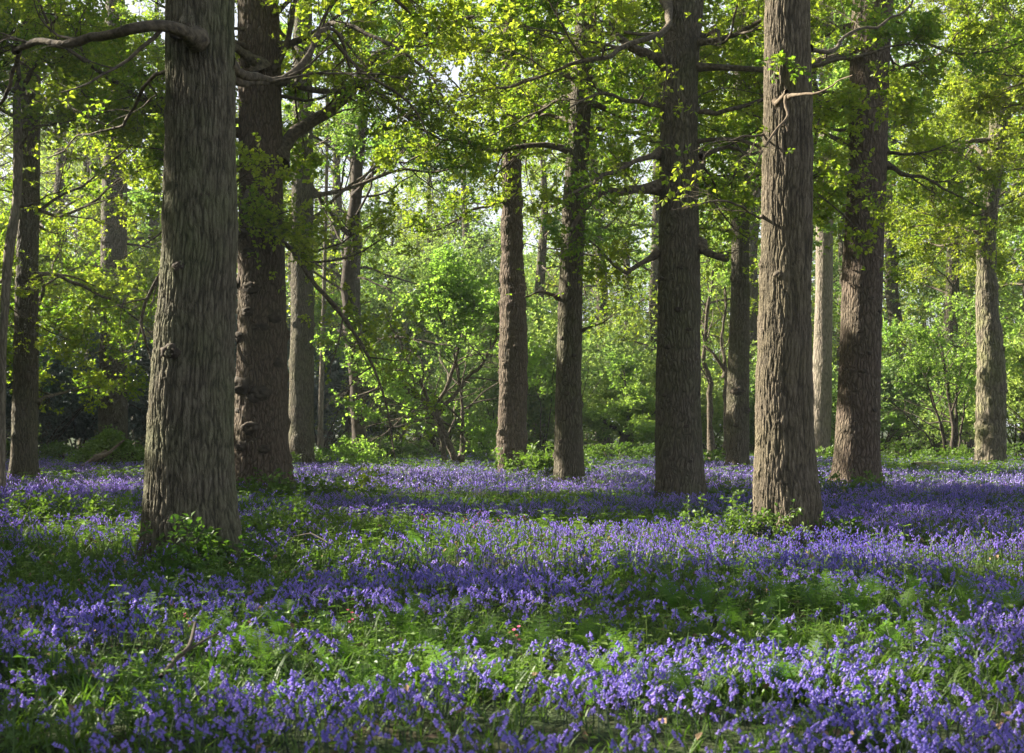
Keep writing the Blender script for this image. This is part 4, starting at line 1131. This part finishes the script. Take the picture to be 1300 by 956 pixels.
def herb_template(rg, h=.22, levels=3, lsize=.055):
    """leafy herb: stem with whorls of leaves"""
    mb = MB(); st = MB()
    top = rg.normal(size=2) * .03
    for i in range(levels):
        t = (i + 1) / levels
        c = np.array([top[0] * t, top[1] * t, h * t])
        k = 4
        a = rg.uniform(0, 6.28) + np.arange(k) / k * 6.283
        d = np.column_stack([np.cos(a), np.sin(a), rg.uniform(-.1, .35, k)])
        leaves(mb, np.repeat(c[None], k, 0), d * 3, lsize * (1.2 - .3 * t), 1, rg, spread=.25, flat=.25, width=.3)
    tubes(mb, np.array([[[0, 0, 0], [top[0] * .5, top[1] * .5, h * .5], [top[0], top[1], h]]]), np.full((1, 3), .0025), 3)
    return merge(mb)

def rnd(rg, N, t=.12):
    return rg.uniform(0, 6.283, N), rg.uniform(.55, 1.2, N), rg.normal(size=(N, 2)) * t

rgf = np.random.default_rng(2024)
bell_T = {l: [tuple(merge(x) for x in bell_template(l, rgf)) for _ in range(8)] for l in (0, 1, 2)}
bmb = MB()
near_ind = []
for (y0, y1, dens, lod) in ((5.0, 13, 200, 0), (13, 28, 130, 1), (28, 60, 80, 2)):
    x, y = scatter(rgf, y0, y1, dens)
    g = greenness(x, y)
    clus = fbm(np.stack([x * 1.9, y * 1.9, 0 * x], 1), 55, 2)
    pr = np.clip(1.05 - 1.1 * g, .06, 1) * np.clip((clus - .22) * 2.6, .15, 1)
    k = (rgf.random(len(x)) < pr) & off_trunks(x, y)
    k &= ~((y > 52) & (rgf.random(len(x)) < (y - 52) / 8))
    x, y = x[k], y[k]
    if lod == 0:
        ok = (y > 6.9) & (np.abs(x) < .352 * y)
        order = np.argsort(np.where(ok, y, 99))[:280]
        ind = np.zeros(len(x), bool); ind[order] = True
        near_ind = list(zip(x[ind], y[ind]))
        x, y = x[~ind], y[~ind]
    z = gz(x, y)
    rot, s_, tl = rnd(rgf, len(x))
    rot = rot * .5 + 1.0 if lod == 99 else rot
    wh = rgf.integers(0, 8, len(x))
    for v_ in range(8):
        m_ = wh == v_
        st, be = bell_T[lod][v_]
        instance(bmb, st, x[m_], y[m_], z[m_], rot[m_], s_[m_], tl[m_], rgf, 0)
        instance(bmb, be, x[m_], y[m_], z[m_], rot[m_], s_[m_], tl[m_], rgf, 1)
tag(bmb.build('bluebell_carpet', [M['bell_stem'], M['bell']]), 'carpet of violet-blue bluebells spreading under the trees', 'bluebells', kind='stuff')

# the nearest bluebells, each a plant of its own
bp = []
for v_ in range(8):
    st, be = bell_template(0, rgf)
    lv = blade_template(rgf, 5, .22, .011, 4, .5, .8)
    for v_b, (f_b, _) in zip(be.v, be.f): st.add(v_b, f_b - int(f_b.min()), 1)
    mb = MB(); mb.add(*lv); bp.append((st.mesh('flower_spike', [M['bell_stem'], M['bell']]), mb.mesh('strap_leaves', [M['grass_leaf']])))
for i, (x, y) in enumerate(near_ind):
    r_ = empty('bluebell', (x, y, float(gz(x, y)) - .005), 'nodding bluebell in the nearest rows of the carpet', 'bluebell', 'bluebells in the nearest rows')
    r_.rotation_euler = (rgf.normal() * .08, rgf.normal() * .08, rgf.uniform(0, 6.283)); s_ = rgf.uniform(.85, 1.2); r_.scale = (s_, s_, s_)
    for nm, me in zip(('flower_spike', 'strap_leaves'), bp[i % 8]):
        o = bpy.data.objects.new(nm, me); col.objects.link(o); o.parent = r_

# grass and bluebell leaves
gmb = MB()
for (y0, y1, dens, seg, nb, w_, h_) in ((5.0, 14, 66, 3, 7, .008, .16), (14, 26, 46, 2, 7, .012, .17), (26, 62, 26, 1, 6, .020, .18)):
    T = [blade_template(rgf, nb, h_, w_, seg, .5, .8) for _ in range(6)]
    x, y = scatter(rgf, y0, y1, dens)
    g = greenness(x, y)
    k = off_trunks(x, y, -.05); x, y, g = x[k], y[k], g[k]
    rot, s_, tl = rnd(rgf, len(x)); s_ = s_ * (.75 + .55 * g)
    wh = rgf.integers(0, 6, len(x))
    for v_ in range(6):
        m_ = wh == v_
        instance(gmb, T[v_], x[m_], y[m_], gz(x[m_], y[m_]), rot[m_], s_[m_], tl[m_], rgf)
tag(gmb.build('grass', M['grass_leaf']), 'strap leaves and grass growing between the bluebells', 'grass', kind='stuff')

# leafy herbs
hmb = MB()
for (y0, y1, dens, ls, lv) in ((5.0, 15, 60, .042, 3), (15, 30, 22, .065, 3), (30, 66, 10, .11, 2)):
    T = [herb_template(rgf, rgf.uniform(.14, .28), lv, ls) for _ in range(6)]
    x, y = scatter(rgf, y0, y1, dens)
    g = greenness(x, y)
    k = (rgf.random(len(x)) < g * 1.2 + .12) & off_trunks(x, y)
    k |= (y > 50) & (rgf.random(len(x)) < .8)
    x, y = x[k], y[k]
    rot, s_, tl = rnd(rgf, len(x)); wh = rgf.integers(0, 6, len(x))
    for v_ in range(6):
        m_ = wh == v_
        instance(hmb, T[v_], x[m_], y[m_], gz(x[m_], y[m_]), rot[m_], s_[m_], tl[m_], rgf)
tag(hmb.build('ground_cover', M['bramble_leaf']), 'low leafy herbs among the bluebells', 'herbs', kind='stuff')

# dead leaves and bits of last year's bracken
lmb_ = MB()
x, y = scatter(rgf, 5.0, 34, 9)
k = off_trunks(x, y, -.1); x, y = x[k], y[k]
C = np.column_stack([x, y, gz(x, y) + rgf.uniform(.01, .14, len(x))])
leaves(lmb_, C, norm(rgf.normal(size=C.shape) + [0, 0, .4]), .055, 1, rgf)
tag(lmb_.build('leaf_litter', simple_mat('dead_leaf', (.10, .06, .03), (.30, .20, .11), 30, .8, .002)), 'brown dead leaves lying among the green', 'dead leaves', kind='stuff')

# young bracken, each plant a thing
def fern_meshes(rg):
    out_ = []
    nf = int(rg.integers(2, 5))
    for f_ in range(nf):
        fr = MB()
        az = rg.uniform(0, 6.283); out = np.array([math.cos(az), math.sin(az), 0]); sd = np.array([-out[1], out[0], 0])
        L = rg.uniform(.26, .42); n = 15
        t = np.linspace(0, 1, n)
        el = np.radians(rg.uniform(62, 84) - rg.uniform(15, 60) * t ** 2.2)
        stp = L / (n - 1)
        c = np.zeros((n, 3))
        for i in range(1, n):
            c[i] = c[i - 1] + (out * math.cos(el[i]) + np.array([0, 0, 1]) * math.sin(el[i])) * stp
        tubes(fr, c[None], np.linspace(.0035, .0012, n)[None], 4, 1)
        for i in range(4, n):
            tg = norm(c[i] - c[i - 1]); nn = norm(np.cross(sd, tg))
            pl = L * .27 * math.sin(math.pi * min(1, (1.04 - t[i]) * 1.15)) ** .8 + .012
            for s_ in (-1, 1):
                dr = norm(sd * s_ + tg * .35 - nn * .12 + rg.normal(size=3) * .06)
                m_ = max(4, int(pl / .013))
                for j in range(m_):
                    q = (j + .5) / m_; p = c[i] + dr * pl * q - np.array([0, 0, 1]) * .15 * pl * q * q
                    w = (.007 + .085 * pl) * (1.1 - .8 * q)
                    for s2 in (-1, 1):
                        d2_ = norm(np.cross(dr, nn) * s2 + dr * .4)
                        V = np.array([p, p + d2_ * w * .45 + dr * .009, p + d2_ * w + dr * .003, p + d2_ * w * .45 - dr * .007])
                        fr.add(V, np.array([[0, 1, 2, 3]]))
        out_.append(fr.mesh('frond', [M['fern_leaf'], M['bell_stem']]))
    return out_
fm = [fern_meshes(rgf) for _ in range(6)]
fern_areas = [(350, 795, 170, 18, 16), (500, 770, 90, 12, 8), (1130, 760, 150, 16, 26), (1080, 800, 140, 18, 16), (650, 800, 150, 22, 16), (300, 725, 120, 12, 6), (840, 770, 120, 14, 9), (420, 850, 120, 14, 7), (720, 840, 140, 12, 9), (60, 800, 70, 20, 4), (1240, 740, 60, 15, 6), (980, 745, 100, 10, 7), (560, 690, 160, 8, 6), (60, 650, 80, 8, 6), (220, 755, 60, 20, 3), (1000, 850, 240, 14, 8), (800, 860, 300, 20, 6)]
for (a, b, ra, rb, n_) in fern_areas:
    for q in range(n_):
        u = a + rgf.normal() * ra * .8; v = b + rgf.normal() * rb * .9
        dd = F * (EYE - .2) / (max(v, 600) - HZ); p = at(u, HZ, dd)
        if not off_trunks(np.array([p[0]]), np.array([p[1]]))[0]: continue
        r_ = empty('bracken_fern', (p[0], p[1], float(gz(p[0], p[1])) - .005), 'young pale green bracken fern unrolling among the bluebells', 'fern', 'young bracken ferns among the bluebells')
        r_.rotation_euler = (rgf.normal() * .1, rgf.normal() * .1, rgf.uniform(0, 6.283)); s_ = rgf.uniform(.40, .78); r_.scale = (s_,) * 3
        for me in fm[rgf.integers(6)]:
            o = bpy.data.objects.new('frond', me); col.objects.link(o); o.parent = r_

# brambles and nettles at the feet of trunks
def bramble(name, label, cat, u, v, w, h, n, seed, size=.07, dpt=None, group=None, lean=0, leaf='bramble_leaf', cull=0):
    rg = np.random.default_rng(seed)
    dd = dpt or trunk_depth(v); p = at(u, HZ, dd); bz = float(gz(p[0], p[1]))
    root = empty(name, (p[0], p[1], bz), label, cat, group)
    st = MB(); lf = MB()
    s0 = np.array([p[0], p[1], bz]) + rg.normal(size=(n, 3)) * [w * .3, w * .15, 0]
    P = grow(s0, norm(rg.normal(size=(n, 3)) * [.6, .35, 0] + [lean, 0, 1]), rg.uniform(.5, 1.15, n) * h, 8, .14, -.03, rg)
    idx, t, p_, d_, r_ = branch_off(P, np.full(P.shape[:2], .004), 6, .2, 60, rg)
    P1 = grow(p_, d_, rg.uniform(.06, .2, len(t)), 2, .2, .02, rg)
    for c_ in range(n):
        st = MB()
        tubes(st, P[c_][None], np.linspace(.006, .002, 9)[None], 4)
        tubes(st, P1[idx == c_], np.full((int((idx == c_).sum()), 3), .0018), 3)
        st.build('stem', M['bell_stem'], root)
    leaves(lf, np.concatenate([P1[:, 1], P1[:, 2], P[:, -1]]), np.concatenate([norm(P1[:, 1] - P1[:, 0]), norm(P1[:, 2] - P1[:, 1]), norm(P[:, -1] - P[:, -2])]), size, 3, rg, spread=.8, flat=.4)
    lf.build('foliage', M[leaf], root)
    finish_offset(root)
bramble('nettle_clump', 'leafy nettle clump against the foot of the largest left trunk', 'nettles', 268, 700, .55, .55, 15, 901, size=.075)
bramble('bramble', 'bramble trailing at the right foot of the largest left trunk', 'bramble', 318, 690, .4, .28, 8, 902)
bramble('bramble', 'low bramble in front of the largest left trunk, left of its nettles', 'bramble', 215, 706, .6, .22, 10, 903)
bramble('bramble', 'sunlit pale bramble climbing the left foot of the near right oak', 'bramble', 942, 668, .8, .55, 34, 904, size=.06)
bramble('bramble', 'small shoots in front of the near right oak foot', 'bramble', 985, 672, .5, .42, 9, 905, size=.05)
bramble('bramble', 'low bramble at the right foot of the near right oak', 'bramble', 1062, 668, .7, .28, 16, 906, size=.06)
bramble('bramble', 'bramble around the foot of the reddish burred oak', 'bramble', 385, 625, 2.2, .55, 60, 907, size=.08)
bramble('bramble', 'bramble left of the foot of the dark straight oak', 'bramble', 905, 625, 1.2, .4, 30, 908, size=.07)
bramble('bramble', 'green shoots left of the foot of the broad dark oak', 'bramble', 1065, 618, 1.6, .4, 26, 909, size=.08)
bramble('bramble', 'leafy sapling clump right of the nettles beside the largest left trunk', 'bramble', 350, 662, 1.2, .5, 26, 910, size=.07)
bramble('bramble', 'sunlit bramble patch at the left edge of the bluebells', 'bramble', 40, 652, 2.4, .5, 60, 911, size=.07)
bramble('bramble', 'bramble between the two middle oaks', 'bramble', 690, 600, 1.6, .8, 60, 912, size=.11)

# bramble mound with a fallen root behind, left
def mound():
    d = 46.0; p = at(140, HZ, d)
    bz = float(gz(p[0], p[1])); rg = np.random.default_rng(77)
    root = empty('bramble_mound', (p[0], p[1], bz), 'rounded mound overgrown with dark bramble in front of the mossy oak', 'mound')
    mb = MB(); n = 24; m = 48
    a = np.arange(m) / m * 2 * math.pi; rr = np.linspace(0, 1, n)
    R_, A_ = np.meshgrid(rr, a, indexing='ij')
    X = R_ * np.cos(A_) * 1.5; Y = R_ * np.sin(A_) * 1.2
    Z = .85 * (1 - R_ ** 2) ** 1.2 * (1 + .5 * (fbm(np.stack([X.ravel() * 2, Y.ravel() * 2, 0 * X.ravel()], 1), 5).reshape(X.shape) - .5)) - .08
    V = np.stack([X + p[0], Y + p[1], Z + bz], -1).reshape(-1, 3)
    i = np.arange(n - 1)[:, None] * m; j = np.arange(m)[None]; j2 = (j + 1) % m
    mb.add(V, np.stack([i + j, i + m + j, i + m + j2, i + j2], -1).reshape(-1, 4))
    mb.build('earth', simple_mat('mound_earth', (.03, .025, .015), (.08, .06, .035), 6, .95, .03), root, smooth=True)
    lf = MB(); k = rg.random(len(V)) < 1.0
    C = np.repeat(V, 4, 0) + rg.normal(size=(len(V) * 4, 3)) * .10 + [0, 0, .12]
    leaves(lf, C, norm(rg.normal(size=C.shape) + [0, 0, 1]), .10, 2, rg)
    lf.build('foliage', M['bramble_leaf'], root)
    finish_offset(root)
    rb = MB()
    P, R = limb_px([(92, 597, 44.5), (108, 590, 44.6), (122, 578, 44.8), (134, 571, 45)], .10, .05, 14)
    tubes(rb, P[None], R[None], 8)
    P, R = limb_px([(120, 582, 44.7), (150, 566, 45), (160, 560, 45)], .06, .03, 8); tubes(rb, P[None], R[None], 8)
    o = rb.build('fallen_bough', M['deadwood'], smooth=True, origin=at(110, 590, 44.6))
    tag(o, 'brown fallen bough leaning on the bramble mound at the left', 'fallen branch')
mound()

# sticks
def stick(name, label, paths, mat='bark_dark', cat='stick'):
    mb = MB()
    for pts, r0, r1 in paths:
        P = smooth_poly(np.array([[*base_xy(u, v=v), 0] for u, v, h in pts]), 16)
        hh = np.interp(np.linspace(0, 1, 16), np.linspace(0, 1, len(pts)), [h for _, _, h in pts])
        P[:, 2] = gz(P[:, 0], P[:, 1]) + hh
        tubes(mb, P[None], np.linspace(r0, r1, 16)[None], 7)
    o = mb.build(name, M[mat], smooth=True, origin=mb.v[0][0])
    tag(o, label, cat)
stick('fallen_stick', 'dark crooked stick lying in the near left foreground', [([(205, 915, .15), (225, 905, .22), (240, 900, .26), (248, 880, .33)], .016, .008), ([(235, 902, .24), (262, 893, .28), (278, 888, .30)], .008, .004)])
stick('fallen_stick', 'thin dark twig arching over bluebells right of the largest left trunk', [([(355, 705, .12), (375, 704, .22), (395, 706, .26), (420, 712, .18)], .009, .004)])
stick('fallen_log', 'dark reddish log lying among the greens near the right edge', [([(1160, 598, .10), (1180, 597, .14), (1198, 596, .12)], .13, .10)], 'deadwood', 'log')
stick('dead_twigs', 'bare brown forked twigs standing against the near right oak foot', [([(1003, 676, .05), (1006, 675, .30), (1014, 674, .42)], .008, .004), ([(1006, 675, .28), (998, 674, .42), (992, 674, .50)], .005, .003), ([(975, 674, .05), (955, 674, .25), (940, 672, .38)], .006, .003)], 'deadwood', 'twigs')

# red campion
cs = MB(); heads = []
mb = MB()
for q in np.arange(5) / 5 * 6.283:
    d_ = np.array([math.cos(q), math.sin(q), .2]); s_ = np.array([-math.sin(q), math.cos(q), 0]); c = np.zeros(3)
    for w_ in (-1, 1):      # each petal is notched in two
        mb.add(np.array([c, c + d_ * .007 + s_ * w_ * .005, c + d_ * .013 + s_ * w_ * .005, c + d_ * .009]), np.array([[0, 1, 2, 3]]))
tubes(mb, np.array([[[0, 0, -.012], [0, 0, -.004], [0, 0, 0.001]]]), np.array([[.003, .004, .002]]), 6, 1)
head = mb.mesh('flower', [M['campion'], M['deadwood']])
for i in range(5):
    az = i * 1.3; out = np.array([math.cos(az), math.sin(az), 0]) * (.02 + .012 * (i % 3))
    c = np.array([out[0], out[1], .33 + .022 * i])
    tubes(cs, np.array([[[0, 0, 0], [0, 0, .2], c * [.6, .6, .85], c]]), np.full((1, 4), .0015), 4)
    heads.append(c)
ms = cs.mesh('stalk', [M['bell_stem']])
for i, (u, v) in enumerate(((622, 668), (634, 667), (645, 664), (603, 668), (667, 660), (538, 655), (590, 650), (608, 638), (446, 812), (655, 850), (238, 826))):
    x, y = base_xy(u, v + 35)
    r_ = empty('campion', (x, y, float(gz(x, y))), 'small pink campion flowering among the bluebells', 'flower', 'pink campions among the bluebells')
    s_ = rgf.uniform(.7, .85); r_.scale = (s_,) * 3; r_.rotation_euler = (0, 0, rgf.uniform(0, 6))
    o = bpy.data.objects.new('stalk', ms); col.objects.link(o); o.parent = r_
    for c in heads:
        o = bpy.data.objects.new('flower', head); col.objects.link(o); o.parent = r_; o.location = c; o.rotation_euler = (.4 * math.sin(c[2] * 90), .4, c[2] * 40)
MARKS = [(-200, 'left frame edge'), (5, 'leaning sapling'), (31, 'shaded left oak'), (144, 'mossy oak'), (245, 'largest left trunk'), (334, 'burred oak'), (383, 'slim oak'), (406, 'birch'), (453, 'arching tree'),
         (560, 'twin-stemmed hazel'), (650, 'ringed oak'), (722, 'plain middle oak'), (864, 'dark straight oak'), (937, 'knotty oak'), (1000, 'sunlit near oak'), (1043, 'pale trunk'), (1090, 'broad dark oak'), (1258, 'crooked right oak'), (1320, 'right frame edge')]
RANK = ['first', 'second', 'third', 'fourth', 'fifth', 'sixth', 'seventh', 'eighth', 'ninth', 'tenth']
def relabel(name, noun, where):
    gaps = {}
    for o in sc.objects:
        if o.parent is None and o.name.split('.')[0] == name and 'label' in o and 'foot' not in o['label'] and where in o['label']:
            u = W0 / 2 + F * o.location.x / o.location.y
            g = max([i for i, (m, _) in enumerate(MARKS) if m <= u] or [0])
            gaps.setdefault(g, []).append((u, o))
    for g, lst in gaps.items():
        lst.sort(key=lambda q: q[0])
        a = MARKS[g][1]; b = MARKS[min(g + 1, len(MARKS) - 1)][1]
        for i, (u, o) in enumerate(lst):
            if u > 1320 or u < -30: o['label'] = noun + ' just outside the ' + ('right' if u > 0 else 'left') + ' frame edge'; continue
            rk = '' if len(lst) == 1 else ', ' + RANK[i] + ' from left'
            o['label'] = '%s between %s and %s%s' % (noun, a, b, rk)
relabel('holly_bush', 'dark holly bush', 'holly')
relabel('leafy_bush', 'sunlit green bush', 'leafy')
relabel('thicket', 'far pale thicket', 'thicket')
relabel('bramble', 'low bramble tangle', 'far edge')
relabel('woodland_tree', 'far woodland tree', 'woodland')
print('leaves', LEAFCOUNT, 'bells verts', bmb.n, 'grass', gmb.n)
